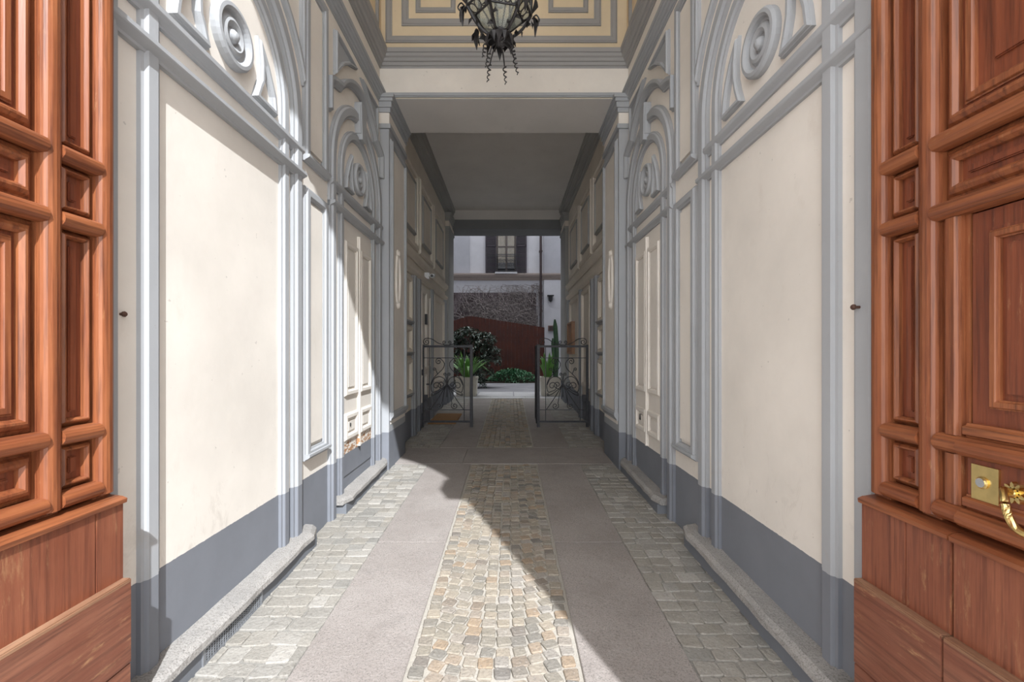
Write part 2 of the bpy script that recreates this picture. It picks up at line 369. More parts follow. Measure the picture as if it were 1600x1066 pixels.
# ------------------------------------------------------------------ hall wall relief
def relief(W, F, side):
    def part(name, mat, fn, smooth=False):
        b = MB(); fn(b); return b.build(name, mat, W, smooth)
    bp1, bp2 = (.07, .053) if side < 0 else (.053, .041)
    def portal(uc, ri, wi, ro, wo, near_extra=0, dband=0, zm=3.40):
        zs = 3.30
        for rr, w, p, nm in ((ri, wi, .035, 'inner_arch_moulding'), (ro, wo, .045, 'outer_arch_moulding')):
            e_ = near_extra if nm.startswith('outer') else 0
            path = [(uc-rr-e_, 0.0)]+[(u_-e_*(uc-u_)/rr if u_ < uc else u_, v_) for u_, v_ in arc(uc, zs, rr, PI, 0, 36)]+[(uc+rr, 0.0)]
            part(nm, 'grey', lambda b: b.sweep(path, step_prof(w, p), F))
        u0, u1 = uc-ro-wo/2-near_extra, uc+ro+wo/2
        part('impost_band', 'grey', lambda b: b.sweep([(u0, 2.87+dband), (u1, 2.87+dband)], band_prof(.054, bp1), F))
        part('impost_band', 'grey', lambda b: b.sweep([(u0, 3.05+dband), (u1, 3.05+dband)], band_prof(.066, bp2), F))
        # medallion
        R = min(.178, ri*.33)
        prof = [(1.0, 0), (1.0, .030), (.93, .045), (.82, .047), (.74, .035), (.70, .014), (.62, .012), (.54, .030), (.44, .036), (.34, .026), (.28, .010), (.22, .010), (.19, .032), (.10, .048), (.01, .052)]
        med = part('medallion', 'grey', lambda b: b.lathe([(r*R, d) for r, d in prof], lambda a, c, d: F(uc+a, zm+c, d), 36))
        # curved corner triangles left and right of the medallion
        for s in (-1, 1):
            q_ = ri/.5675; db = dband*.7
            pts = [(uc+s*q_*a, v) for a, v in ((.225, 3.165+db), (.43, 3.165+db), (.415, 3.26+db), (.38, 3.36), (.33, 3.45), (.265, 3.53), (.282, 3.42), (.278, 3.32), (.255, 3.24+db))]
            if s < 0: pts = pts[::-1]
            part('corner_ornament', 'grey', lambda b: b.sweep(pts, step_prof(.034*q_, .04), F, True))
    # near bay
    portal(*((2.598, .598, .105, .775, .13, .06, .05, 3.40) if side < 0 else (2.605, .5675, .105, .765, .13, .02, 0, 3.365)))
    # spandrel frames over the near arch
    for s in (-1, 1):
        if s < 0: continue
        pts = [(3.47, 3.72), (3.47, 4.52), (2.75, 4.52), (2.75, 4.26)] + [(2.605+.97*math.cos(t), 3.3+.97*math.sin(t)) for t in (1.40, 1.2, 1.0, .8, .62, .5)]
        part('spandrel_moulding', 'grey', lambda b: b.sweep(pts, step_prof(.05, .04), F, True))
    # pier between the bays: framed panels
    for v0, v1 in ((.76, 2.88), (3.08, 4.56)):
        part('pier_moulding', 'grey', lambda b: b.sweep(rect(3.54, 3.89, v0+.04, v1-.04), step_prof(.085, .04), F, True))
        part('pier_panel', 'cream', lambda b: b.prism(rect(3.605, 3.825, v0+.115, v1-.115), F, -.01, .022))
        part('pier_sill', 'grey', lambda b: b.sweep([(3.50, v0+.02), (3.93, v0+.02)], band_prof(.05, .06), F))
    # far bay with a blind double door
    portal(4.765, .50, .10, .72, .12, 0, .04 if side < 0 else 0)
    dm = 'creampeel' if side < 0 else 'cream'
    blind = part('blind_door', dm, lambda b: b.prism(rect(4.315, 5.215, .4, 2.84), F, -.01, .008))
    for u0, u1 in ((4.35, 4.74), (4.79, 5.18)):
        for v0, v1 in ((1.17, 2.68), (.74, 1.0)):
            b = MB(); b.sweep(rect(u0+.04, u1-.04, v0+.03, v1-.03), step_prof(.06, .032), F, True); b.build('panel_moulding', dm, blind)
            b = MB(); b.prism(rect(u0+.10, u1-.10, v0+.085, v1-.085), F, 0, .02); b.build('panel_field', dm, blind)
    b = MB(); b.sweep([(4.765, .62), (4.765, 2.8)], step_prof(.05, .035), F); b.build('meeting_stile', dm, blind)
    # keystone, hood and spandrels
    def key(b):
        pts = [(4.71, 3.80), (4.82, 3.80), (4.85, 4.17), (4.68, 4.17)]
        b.prism(pts, F, 0, .075); b.prism([(4.695, 3.86), (4.835, 3.86), (4.86, 4.14), (4.67, 4.14)], F, 0, .062)
    part('keystone', 'grey', key)
    hood = [(3.985, 3.72), (3.985, 3.98), (4.08, 4.02)]+[(4.765+.70*math.cos(t), 3.60+.70*math.sin(t)) for t in [PI-.72-(PI-1.44)*i/18 for i in range(19)]]+[(5.45, 4.02), (5.545, 3.98), (5.545, 3.72)]
    part('hood_moulding', 'grey', lambda b: b.sweep(hood, band_prof(.075, .06), F))
    for s in (-1, 1):
        pts = [(4.765+s*.635, 4.15), (4.765+s*.635, 4.50), (4.765+s*.12, 4.50), (4.765+s*.30, 4.43), (4.765+s*.47, 4.32)]
        if s < 0: pts = pts[::-1]
        sp = part('spandrel_panel', 'grey', lambda b: b.prism(pts, F, -.01, .015))
        b = MB(); b.sweep(pts, step_prof(.035, .04), F, True); b.build('panel_moulding', 'grey', sp)
    # vertical edge strip beside the pier and under the end pilaster
    # entablature
    part('architrave', 'grey', lambda b: b.sweep([(1.80, 4.72), (5.6, 4.72)], cornice_prof(.15, .075), F))
    part('cornice', 'greyup', lambda b: b.sweep([(1.80, 5.175), (5.6, 5.175)], cornice_prof(.19, .12), F))
    up = part('upper_panel', 'ochre', lambda b: b.prism(rect(1.80, 5.6, 5.265, 7.39), F, 0, .012))
    for o_, w in ((0, .07), (.22, .08), (.42, .05)):
        b = MB(); b.sweep(rect(2.0+o_, 5.4-o_, 5.48+o_, 7.2-o_), step_prof(w, .03), lambda u, v, d: F(u, v, d+.012), True); b.build('panel_moulding', 'greyup', up)
    # low stone ledges along the wall
    for (u0, u1) in ((1.30 if False else 1.80, 3.56), (4.14, 5.58)):
        bm_ = MB(); n = 12; bs = MB()
        rnd = random.Random(int(u0*100)+side)
        secs = []
        for i in range(n+1):
            u = u0+(u1-u0)*i/n; e = 1.0 if 0 < i < n else .72
            w = .128*e+rnd.uniform(-.006, .006); z = fz(u)
            secs.append([(u, z+.098, 0), (u, z+.098, w-.015), (u, z+.110, w), (u, z+.140+rnd.uniform(-.005, .005), w-.003), (u, z+.160, w-.03), (u, z+.167+rnd.uniform(-.003, .003), 0)])
        vs_ = [F(*p) for s_ in secs for p in s_]; k = 6
        fs = [(i*k+j, i*k+(j+1) % k, (i+1)*k+(j+1) % k, (i+1)*k+j) for i in range(n) for j in range(k)]+[tuple(range(k))[::-1], tuple(range(n*k, n*k+k))]
        bm_.add(vs_, fs); bm_.build('stone_ledge', 'ledge', W)
        part('ledge_base', 'skirt', lambda b: b.add([F(u, fz(u)+h, d) for u in (u0+.03, u1-.03) for h, d in ((-.05, 0), (-.05, .10), (.102, .10), (.102, 0))],
             [(0, 1, 2, 3), (7, 6, 5, 4), (0, 4, 5, 1), (1, 5, 6, 2), (2, 6, 7, 3), (3, 7, 4, 0)]))
relief(wall_left, left, -1)
relief(wall_right, right, 1)
# vent grille in the left ledge
g = MB(); zz = lambda u, h: fz(u)+h
D = .104
def gl(u, h, d): return (XL+d, u, zz(u, h))
g.sweep(rect(2.22, 2.74, .010, .092), [(-.006, D-.004), (-.006, D+.004), (.006, D+.004), (.006, D-.004)], gl, True)
grille = g.build('vent_grille', 'cord', wall_left)
for i in range(26):
    u = 2.235+i*.0196; MB().prism(rect(u-.002, u+.002, .010, .092), gl, D-.004, D+.003).build('bar', 'cord', grille)
for i in range(6):
    h = .020+i*.0125; MB().prism(rect(2.22, 2.74, h-.0015, h+.0015), gl, D-.004, D+.002).build('bar', 'cord', grille)
MB().prism(rect(2.222, 2.738, .011, .091), gl, D-.004, D-.002).build('vent_shade_sheet', 'dark', grille)  # flat dark sheet painted in for the shade inside the vent

# ------------------------------------------------------------------ back wall over the passage
def back(u, v, d): return (u, 5.6-d, v)
def bpart(name, mat, fn): b = MB(); fn(b); return b.build(name, mat, wall_back)
bpart('frieze', 'cream', lambda b: b.prism(rect(XL, XR, 4.75, 5.10), back, -.01, .012))
bpart('beam_moulding', 'grey', lambda b: b.sweep([(XL, 4.755), (XR, 4.755)], step_prof(.055, .035), back))
bpart('cornice', 'greyup', lambda b: b.sweep([(XL, 5.175), (XR, 5.175)], cornice_prof(.19, .12), back))
bpart('beam_soffit', 'ceil', lambda b: b.box(XL, XR, 5.6, 6.47, 4.715, 4.722))
for (u0, u1, v0, w) in ((-1.49, 1.275, 5.44, .08), (-1.29, 1.075, 5.65, .085), (-1.13, -.70, 5.80, .06), (.50, .93, 5.80, .06)):
    bpart('panel_moulding', 'greyup', lambda b: b.sweep(rect(u0, u1, v0, 7.2-(v0-5.44)), step_prof(w, .03), back, True))

# ------------------------------------------------------------------ pilasters at the passage mouth and end
def pilaster(W, F, sgn, X, Xf, y0, y1, ztop, gm, cm, near):
    """X wall plane, Xf face plane, sgn +1 when the pilaster grows to +X"""
    z0 = 0
    p = MB().box(min(X-sgn*.02, Xf), max(X-sgn*.02, Xf), y0, y1, z0-.05, ztop).build('pilaster', gm, W)
    f = lambda u, v, d: (Xf+sgn*d, u, v)
    if near:
        b = MB(); b.prism(rect(y0+.07, y1-.04, .70, 4.25), f, -.005, .004); b.build('pilaster_panel', cm, p)
        b = MB(); b.sweep(rect(y0+.09, y1-.06, .82, 4.20), step_prof(.06, .035), f, True); b.build('panel_moulding', gm, p)
        b = MB(); b.sweep([(y0+.04, .80), (y1-.02, .80)], band_prof(.10, .05), f); b.build('panel_sill', gm, p)
        uc = (y0+y1)/2-.03
        pts = [(uc+.10*math.cos(t)*(1 if abs(math.sin(t)) < .9 else .6), 2.55+.33*math.sin(t)) for t in [2*PI*i/24 for i in range(24)]]
        b = MB(); b.sweep(pts, torus_prof(.04, .03), f, True); b.build('oval_ornament', cm, p)
        for vv in (2.21, 2.89):
            b = MB(); b.lathe([(.05, 0), (.05, .02), (.03, .04), (.005, .045)], lambda a, c, d: f(uc+a, vv+c, d), 14); b.build('boss', cm, p)
    # capital: stacked slabs growing outwards
    zc = ztop
    cap = MB()
    for (h0, h1, g_) in ((0, .045, .075), (.045, .085, .058), (.085, .15, .04), (.15, .205, .022)):
        cap.box(min(X, Xf+sgn*g_), max(X, Xf+sgn*g_), y0-g_, y1+g_*.4, zc-h1, zc-h0)
    cap.build('capital', gm, W)
    MB().box(min(X, Xf+sgn*.006), max(X, Xf+sgn*.006), y0-.006, y1, zc-.345, zc-.205).build('neck', cm, W)
    MB().box(min(X, Xf+sgn*.025), max(X, Xf+sgn*.025), y0-.025, y1+.01, zc-.40, zc-.345).build('astragal', gm, W)
pilaster(wall_tl, tleft, 1, -1.64, -1.486, 5.58, 6.45, 4.735, 'grey', 'cream', True)
pilaster(wall_tr, tright, -1, 1.48, 1.335, 5.58, 6.45, 4.735, 'grey', 'cream', True)
pilaster(wall_tl, tleft, 1, -1.64, -1.55, 11.5, 12.5, 5.12, 'tunnelgrey', 'tunnelcream', False)
pilaster(wall_tr, tright, -1, 1.48, 1.39, 11.5, 12.5, 5.12, 'tunnelgrey', 'tunnelcream', False)
lint = struct('beam_passage', 'ceil', 'plastered lintel beam over the courtyard end of the passage', 'beam', (TL, TR, 12.2, 12.9, 4.9, 5.42))
MB().box(TL, TR, 12.18, 12.91, 4.89, 5.14).build('lintel_band', 'darkgrey', lint)

# ------------------------------------------------------------------ passage wall relief
def passage(W, F, side):
    def part(name, mat, fn): b = MB(); fn(b); return b.build(name, mat, W)
    part('cornice', 'tunnelgrey', lambda b: b.sweep([(6.46, 5.25), (12.2, 5.25)], cornice_prof(.30, .17), F))
    for u0, u1 in ((6.62, 7.92), (8.18, 9.42), (9.66, 11.10)):
        part('panel_moulding', 'tunnelcream', lambda b: b.sweep(rect(u0, u1, 3.40, 4.66), step_prof(.12, .05), F, True))
        q = part('upper_panel', 'tunnelcream', lambda b: b.prism(rect(u0+.2, u1-.2, 3.60, 4.46), F, 0, .03))
        b = MB(); b.sweep(rect(u0+.2, u1-.2, 3.60, 4.46), step_prof(.05, .05), F, True); b.build('field_moulding', 'tunnelgrey', q)
    part('middle_band', 'tunnelcream', lambda b: b.sweep([(6.46, 3.20), (11.5, 3.20)], band_prof(.13, .08), F))
    part('lower_band', 'tunnelcream', lambda b: b.sweep([(6.46, 2.93), (11.5, 2.93)], band_prof(.11, .07), F))
    for u0, u1 in ((7.55, 7.80), (7.92, 8.16), (9.30, 9.50), (11.2, 11.45)):
        part('pilaster_strip', 'grey', lambda b: b.sweep([((u0+u1)/2, .1), ((u0+u1)/2, 2.88)], step_prof(u1-u0, .06), F))
    rows = [(6.70, 7.45)] if side < 0 else [(6.70, 7.45), (8.3, 9.2)]
    for u0, u1 in rows + [(9.66, 11.08)]:
        for v0, v1 in ((.95, 1.45), (1.62, 1.98), (2.12, 2.78)) if u0 < 7 else ((.95, 2.78),):
            part('panel_moulding', 'tunnelcream', lambda b: b.sweep(rect(u0, u1, v0, v1), step_prof(.09, .045), F, True))
            if u0 < 7: part('panel_sill', 'grey', lambda b: b.sweep([(u0-.05, v0-.05), (u1+.05, v0-.05)], band_prof(.06, .07), F))
passage(wall_tl, tleft, -1)
passage(wall_tr, tright, 1)
# door in the left passage wall
d3 = thing('door_3', (TL, 8.72, fz(8.7)), 'cream panelled door in the passage wall behind the doormat', 'door', kind='structure')
MB().prism(rect(8.22, 9.24, fz(8.7), 2.84), tleft, 0, .02).build('door_panel', 'cream', d3)
for u0, u1 in ((8.30, 8.68), (8.78, 9.16)):
    for v0, v1 in ((.5, 1.15), (1.3, 2.7)):
        MB().sweep(rect(u0, u1, v0, v1), step_prof(.06, .04), tleft, True).build('panel_moulding', 'cream', d3)
MB().prism(rect(8.64, 8.72, 2.12, 2.32), tleft, .018, .06).build('door_closer', 'black', d3)
h = MB().prism(rect(8.66, 8.74, .82, 1.06), tleft, .018, .03).build('handle_plate', 'black', d3)
MB().tube([tleft(8.7, .98, .03), tleft(8.7, .98, .08), tleft(8.82, .97, .08)], .012, 8).build('lever', 'black', h)

# ------------------------------------------------------------------ floor
def ftilt(x, y, h=0): return (x, y, fz(y)+h)
b = MB()
def slab_quad(b, x0, x1, y0, y1, h0, h1):
    b.add([ftilt(x0, y0, h0), ftilt(x1, y0, h0), ftilt(x1, y1, h0), ftilt(x0, y1, h0), ftilt(x0, y0, h1), ftilt(x1, y0, h1), ftilt(x1, y1, h1), ftilt(x0, y1, h1)],
          [(0, 3, 2, 1), (4, 5, 6, 7), (0, 1, 5, 4), (1, 2, 6, 5), (2, 3, 7, 6), (3, 0, 4, 7)])
slab_quad(b, -2.0, 1.9, -.42, 12.9, -.15, 0)
floor = tagit(b.build('floor', 'mortar'), 'cobbled and granite carriageway floor of the hall and passage', 'floor', kind='structure')
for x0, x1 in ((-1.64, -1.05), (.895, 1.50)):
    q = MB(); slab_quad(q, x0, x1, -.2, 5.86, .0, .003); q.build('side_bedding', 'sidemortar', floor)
# granite slabs
SL = [(-1.045, -.504), (.350, .890)]
for x0, x1 in SL:
    for y0, y1 in ((-.35, 1.28), (1.29, 3.568), (3.588, 5.855), (6.75, 8.9), (8.91, 11.0), (11.01, 12.5)):
        q = MB(); slab_quad(q, x0, x1, y0, y1, 0, .012); q.build('paving_slab', 'granite', floor, bevel=.003)
for x0, x1 in ((-1.64, -.62), (-.615, .45), (.455, 1.50)):
    q = MB(); slab_quad(q, x0, x1, 5.875, 6.732, 0, .012); q.build('threshold_slab', 'granite', floor, bevel=.003)
for x0, x1 in ((-1.64, -.55), (-.54, .42), (.43, 1.5)):
    q = MB(); slab_quad(q, x0, x1, 12.51, 12.9, 0, .012); q.build('threshold_slab', 'skylitstone', floor, bevel=.003)  # lightness of these slabs carries the skylight from the courtyard
# cobbles
def stone_shape(rnd, jit):
    c = [(-.5, -.5), (.5, -.5), (.5, .5), (-.5, .5)]
    c = [(x+rnd.uniform(-jit, jit), y+rnd.uniform(-jit, jit)) for x, y in c]
    pts = []
    for i in range(4):   # cut the corners a little
        p, q, r = c[i-1], c[i], c[(i+1) % 4]; t = .06+rnd.uniform(0, .07)
        pts += [(q[0]+(p[0]-q[0])*t, q[1]+(p[1]-q[1])*t), (q[0]+(r[0]-q[0])*t, q[1]+(r[1]-q[1])*t)]
    vs_ = [(x, y, -.004) for x, y in pts]+[(x, y, .005) for x, y in pts]+[(x*.90, y*.90, .0085) for x, y in pts]+[(0, 0, .0092)]
    fs = [(i, (i+1) % 8, 8+(i+1) % 8, 8+i) for i in range(8)]+[(8+i, 8+(i+1) % 8, 16+(i+1) % 8, 16+i) for i in range(8)]+[(16+i, 16+(i+1) % 8, 24) for i in range(8)]
    return vs_, fs
rs = random.Random(3)
SHAPES = [stone_shape(rs, .07) for _ in range(14)]
def shape_mesh(name, mat):
    out = []
    for v, f in SHAPES:
        me = bpy.data.meshes.new(name); me.from_pydata(v, [], f); me.materials.append(M[mat])
        for p in me.polygons: p.use_smooth = False
        out.append(me)
    return out
tilt = math.atan(SLOPE)
def lay(name, mat, stuff, cells, limit):
    """cells: (x, y, rot, w, l), nearest first become objects of their own, the rest one joined part"""
    meshes = shape_mesh(name, mat); cells = sorted(cells, key=lambda c: c[1] if c[1] > 1.9 else 99+c[1]); b = MB(); rr = random.Random(11)
    for i, (x, y, a, w, l) in enumerate(cells):
        k = rr.randrange(len(SHAPES)); a2 = a+rr.choice((0, PI/2, PI, -PI/2)) if abs(w-l) < .012 else a+rr.choice((0, PI)); hh = rr.uniform(-.002, .003)
        if i < limit:
            o = bpy.data.objects.new(name, meshes[k]); col.objects.link(o); o.parent = floor
            o.location = (x, y, fz(y)+.002+hh); o.rotation_euler = (tilt, 0, a2); o.scale = (w, l, 1)
        else:
            c, s = math.cos(a2), math.sin(a2); v, f = SHAPES[k]
            b.add([(x+c*px*w-s*py*l, y+s*px*w+c*py*l, fz(y)+pz+.002+hh+SLOPE*(s*px*w+c*py*l)) for px, py, pz in v], f)
    o = b.build(stuff, mat, floor); o['kind'] = 'stuff'
rc = random.Random(21)
cells = []
def centre_rows(y0, y1):
    W0, W1 = -.488, .333; nx = 10; px = (W1-W0)/nx; py = .078
    n = int((y1-y0)/py)+3
    for j in range(-1, n+2):
        for i in range(nx):
            x = W0+(i+.5)*px; t = (x-(W0+W1)/2)/((W1-W0)/2)
            if i in (0, nx-1): yy = y0+(j+.5)*py; a = 0
            else:
                # fan courses sagging towards the street in the middle of the strip
                yy = y0+(j+.5)*py-.11*math.cos(t*PI/2)+.10; a = .11*PI/2*math.sin(t*PI/2)/((W1-W0)/2)
                a *= 1.0
            yy += rc.uniform(-.007, .007)
            if yy < y0+.045 or yy > y1-.045: continue
            cells.append((x+rc.uniform(-.005, .005), yy, a+rc.uniform(-.10, .10), px-.007+rc.uniform(-.008, .004), py-.007+rc.uniform(-.008, .004)))
centre_rows(-.2, 5.86); centre_rows(6.75, 12.5)
lay('cobblestone', 'cobble', 'cobble_paving', cells, 300)
cells = []
def side_rows(x0, x1, y0, y1):
    y = y0
    while y < y1-.06:
        l = rc.uniform(.095, .125); x = x0
        while x < x1-.04:
            w = min(rc.uniform(.085, .15), x1-x)
            if x1-(x+w) < .05: w = x1-x
            cells.append((x+w/2, y+l/2+rc.uniform(-.006, .006), rc.uniform(-.05, .05), w-.003, l-.003)); x += w
        y += l
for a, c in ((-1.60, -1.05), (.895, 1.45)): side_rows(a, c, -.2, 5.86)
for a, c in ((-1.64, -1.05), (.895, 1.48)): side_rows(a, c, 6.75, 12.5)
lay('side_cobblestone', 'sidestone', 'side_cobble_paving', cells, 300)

# ------------------------------------------------------------------ big wooden door leaves
def leaf(name, sgn, X, label, wicket):
    """leaf parallel to the passage; sgn +1 left leaf (faces +X), -1 right leaf; X = face of the frame"""
    y0, y1 = .14, 1.78; zt = 5.1
    D = thing(name, (X, (y0+y1)/2, .04), label, 'door', kind='structure')
    K = .967      # leaf size
    F = lambda u, v, d: (X+sgn*d, u*K, 1.6+(v-1.6)*K)
    def part(nm, mat, fn, par=D, **k): b = MB(); fn(b); return b.build(nm, mat, par, **k)
    Z0 = 1.04
    if wicket:
        for q in ((y0, .58, 0, zt), (1.418, y1, 0, zt), (.58, 1.418, 2.034, zt)):
            part('door_board', 'woodpanel', lambda b: b.prism(rect(*q), F, -.075, -.045))
    else: part('door_board', 'woodpanel', lambda b: b.prism(rect(y0, y1, 0, zt), F, -.075, -.045))
    stiles = [(1.705, 1.78), (1.503, 1.574), (.417, .488), (.14, .215)]
    rails = [2.29, 2.06, 1.305, 1.085, 4.55]
    # frame members between panels (flat ground under the round mouldings)
    for u0, u1 in stiles:
        part('stile', 'woodv', lambda b: b.prism(rect(u0, u1, Z0, zt), F, -.05, -.022))
        part('stile_moulding', 'woodv', lambda b: b.sweep([((u0+u1)/2, Z0+.02), ((u0+u1)/2, zt)], [(o, d-.022) for o, d in torus_prof(u1-u0-.006, .032)], F), smooth=False)
    cols = [(1.574, 1.705, 'woodv'), (.488, 1.503, 'woodv'), (.215, .417, 'woodv')]
    for z in rails:
        for ci, (u0, u1, m_) in enumerate(cols):
            if wicket and ci == 1 and z < 2.0:
                for a, c in ((1.418, 1.503), (.488, .58)):
                    part('rail_moulding', 'woodh', lambda b: b.sweep([(a, z), (c, z)], [(o, d-.03) for o, d in torus_prof(.06, .045)], F))
                continue
            part('rail_moulding', 'woodh', lambda b: b.sweep([(u0-.01, z), (u1+.01, z)], [(o, d-.03) for o, d in torus_prof(.06, .045)], F))
    def fielded(u0, u1, v0, v1, par, inset=.0, mat='woodpanel', steps=1, base=-.045):
        par2 = part('panel', mat, lambda b: b.prism(rect(u0, u1, v0, v1), F, base-.01, base+.004), par)
        w = min(.05, (u1-u0)*.22)
        part('panel_moulding', 'woodv', lambda b: b.sweep(rect(u0+w*.5, u1-w*.5, v0+w*.5, v1-w*.5), [(o, d+base) for o, d in [(-w*.5, 0), (-w*.5, .006), (-w*.25, .012), (-w*.1, .022), (w*.15, .030), (w*.3, .030), (w*.5, .018), (w*.5, 0)]], lambda u, v, d: F(u, v, d), True), par2)
        if steps > 1:
            q = w+.03
            part('panel_moulding', 'woodv', lambda b: b.sweep(rect(u0+q, u1-q, v0+q, v1-q), [(o, d+base) for o, d in step_prof(.035, .018)], F, True), par2)
        q = w+(.10 if steps > 1 else .022)
        part('panel_field', mat, lambda b: b.prism(rect(u0+q, u1-q, v0+q, v1-q), F, base, base+.014), par2, bevel=.004)
    zz = [Z0+.02, 1.085-.03, 1.085+.03, 1.305-.03, 1.305+.03, 2.06-.03, 2.06+.03, 2.29-.03, 2.29+.03, 4.52, 4.58, 5.08]
    rows = [(1.115, 1.275), (1.335, 2.03), (2.09, 2.26), (2.32, 4.52), (4.58, 5.08)]
    for v0, v1 in rows:
        for ci, (u0, u1, m_) in enumerate(cols):
            big = ci == 1
            if big and wicket and v1 < 2.05:
                # fixed frame beside the wicket
                for a, c in ((1.418, 1.503), (.488, .58)):
                    part('wicket_jamb', 'woodv', lambda b: b.prism(rect(a, c, v0, v1), F, -.05, -.028))
                    part('jamb_moulding', 'woodv', lambda b: b.sweep([((a+c)/2, v0), ((a+c)/2, v1)], [(o, d-.028) for o, d in step_prof(.055, .022)], F))
                continue
            fielded(u0, u1, v0, v1, D, steps=2 if big and v1-v0 > .3 else 1)
    P1, P2 = .030, .060
    # kick plinth: boards in two steps
    def boards(v0, v1, d, mat, cuts, par=D):
        for a, c in zip(cuts[:-1], cuts[1:]):
            part('plinth_board', mat, lambda b: b.prism(rect(a+.0012, c-.0012, v0, v1), F, -.06, d), par, bevel=.002)
    wl, wh = .58, 1.418
    if wicket:
        cuts1 = [[y0, .40, wl], [wh, 1.58, y1]]; inner = [wl+.006, .86, 1.14, wh-.006]
    else:
        cuts1 = [[y0, .42, .74, 1.06, 1.30, 1.66, y1]]; inner = None
    for c in cuts1:
        boards(.715, 1.035, P1, 'woodplinth', c)
        part('plinth_cap', 'woodh', lambda b: b.sweep([(c[0], 1.025), (c[-1], 1.025)], [(-.018, P1-.01), (-.012, P1+.012), (.004, P1+.014), (.012, P1-.004), (.02, -.03), (-.018, -.03)], F))
        boards(.39, .712, P2, 'woodkick', [c[0], c[-1]])
        boards(.0, .386, P2-.002, 'woodkick', [c[0], c[-1]])
        part('plinth_edge', 'woodweathered', lambda b: b.prism(rect(c[0], c[-1], .700, .718), F, 0, P2+.001), bevel=.004)
    if wicket:
        wk = part('wicket_door', 'woodpanel', lambda b: b.prism(rect(wl+.006, wh-.006, .06, 2.026), F, -.06, -.030))
        def wp(nm, mat, fn, **k): b = MB(); fn(b); return b.build(nm, mat, wk, **k)
        a, c = wl+.006, wh-.006
        for z, w in ((1.305, .062), (1.085, .062)):
            wp('rail_moulding', 'woodh', lambda b: b.sweep([(a, z), (c, z)], [(o, d-.03) for o, d in torus_prof(w, .058)], F))
            s_ = 1 if z > 1.2 else 1
            wp('rail_moulding', 'woodh', lambda b: b.sweep([(a, z+.052), (c, z+.052)], [(o, d-.03) for o, d in step_prof(.045, .032)], F))
        wp('panel', 'woodpanel', lambda b: b.prism(rect(a+.05, c-.05, 1.42, 1.97), F, -.035, -.028))
        wp('panel_moulding', 'woodv', lambda b: b.sweep(rect(a+.075, c-.075, 1.445, 1.945), [(o, d-.03) for o, d in step_prof(.028, .020)], F, True))
        wp('panel_field', 'woodpanel', lambda b: b.prism(rect(a+.105, c-.105, 1.475, 1.915), F, -.03, -.018), bevel=.004)
        wp('lock_rail', 'woodpanel', lambda b: b.prism(rect(a, c, 1.115, 1.275), F, -.04, -.016))
        cc = inner
        for i in range(len(cc)-1):
            wp('plinth_board', 'woodplinth', lambda b: b.prism(rect(cc[i]+.0012, cc[i+1]-.0012, .715, 1.035), F, -.04, P1), bevel=.002)
        wp('plinth_cap', 'woodh', lambda b: b.sweep([(a, 1.025), (c, 1.025)], [(-.018, P1-.01), (-.012, P1+.012), (.004, P1+.014), (.012, P1-.004), (.02, -.03), (-.018, -.03)], F))
        wp('plinth_board', 'woodkick', lambda b: b.prism(rect(a, c, .39, .712), F, -.04, P2), bevel=.002)
        wp('plinth_board', 'woodkick', lambda b: b.prism(rect(a, c, .01, .386), F, -.04, P2-.002), bevel=.002)
        wp('plinth_edge', 'woodweathered', lambda b: b.prism(rect(a, c, .700, .718), F, 0, P2+.001), bevel=.004)
        # brass lock plate with cylinder and screws, brass pull handle
        lp = MB(); lp.prism(rect(1.318, 1.396, 1.152, 1.258), F, -.018, -.010)
        lp.lathe([(.018, -.010), (.018, -.006), (.015, -.004), (.001, -.004)], lambda p, q, d: F(1.362+p, 1.208+q, d), 20)
        lo = lp.build('lock_plate', 'brass', wk)
        tagit(lo, 'square brass lock plate with a round steel cylinder')
        hp = MB(); hy, hz = 1.272, 1.205
        # leaf rosette
        for i in range(9):
            t = 2*PI*i/9
            pts = [(0, 0), (.012, .007), (.026, .004), (.031, 0), (.026, -.004), (.012, -.007)]
            hp.prism([(hy+x*math.cos(t)-y*math.sin(t), hz+x*math.sin(t)+y*math.cos(t)) for x, y in pts], F, -.018, -.002)
        hp.lathe([(.014, -.012), (.013, .006), (.009, .014), (.001, .016)], lambda p, q, d: F(hy+p, hz+q, d), 14)
        pts = catmull([F(hy, hz, .005), F(hy-.012, hz+.012, .035), F(hy-.032, hz-.01, .055), F(hy-.045, hz-.05, .058), F(hy-.065, hz-.078, .055), F(hy-.10, hz-.082, .05), F(hy-.13, hz-.06, .035), F(hy-.14, hz-.03, -.01)], 8)
        hp.tube(pts, .0095, 10)
        ho = hp.build('pull_handle', 'brass', wk, smooth=False); tagit(ho, 'curved brass pull handle with a leaf rosette')
    return D
leaf('door_1', 1, -1.491, 'sunlit wooden carriage door leaf of round mouldings and panels without a lock', False)
dr = leaf('door_2', -1, 1.358, 'shaded wooden carriage door leaf with a wicket, brass lock plate and handle', True)
# cylinder face on the lock
for o in [c for c in dr.children if c.name.startswith('wicket_door')]:
    MB().lathe([(.013, -.008), (.013, -.001), (.001, -.001)], lambda p, q, d: (1.358-d, 1.317+p, 1.221+q), 18).build('lock_cylinder', 'chrome', o)

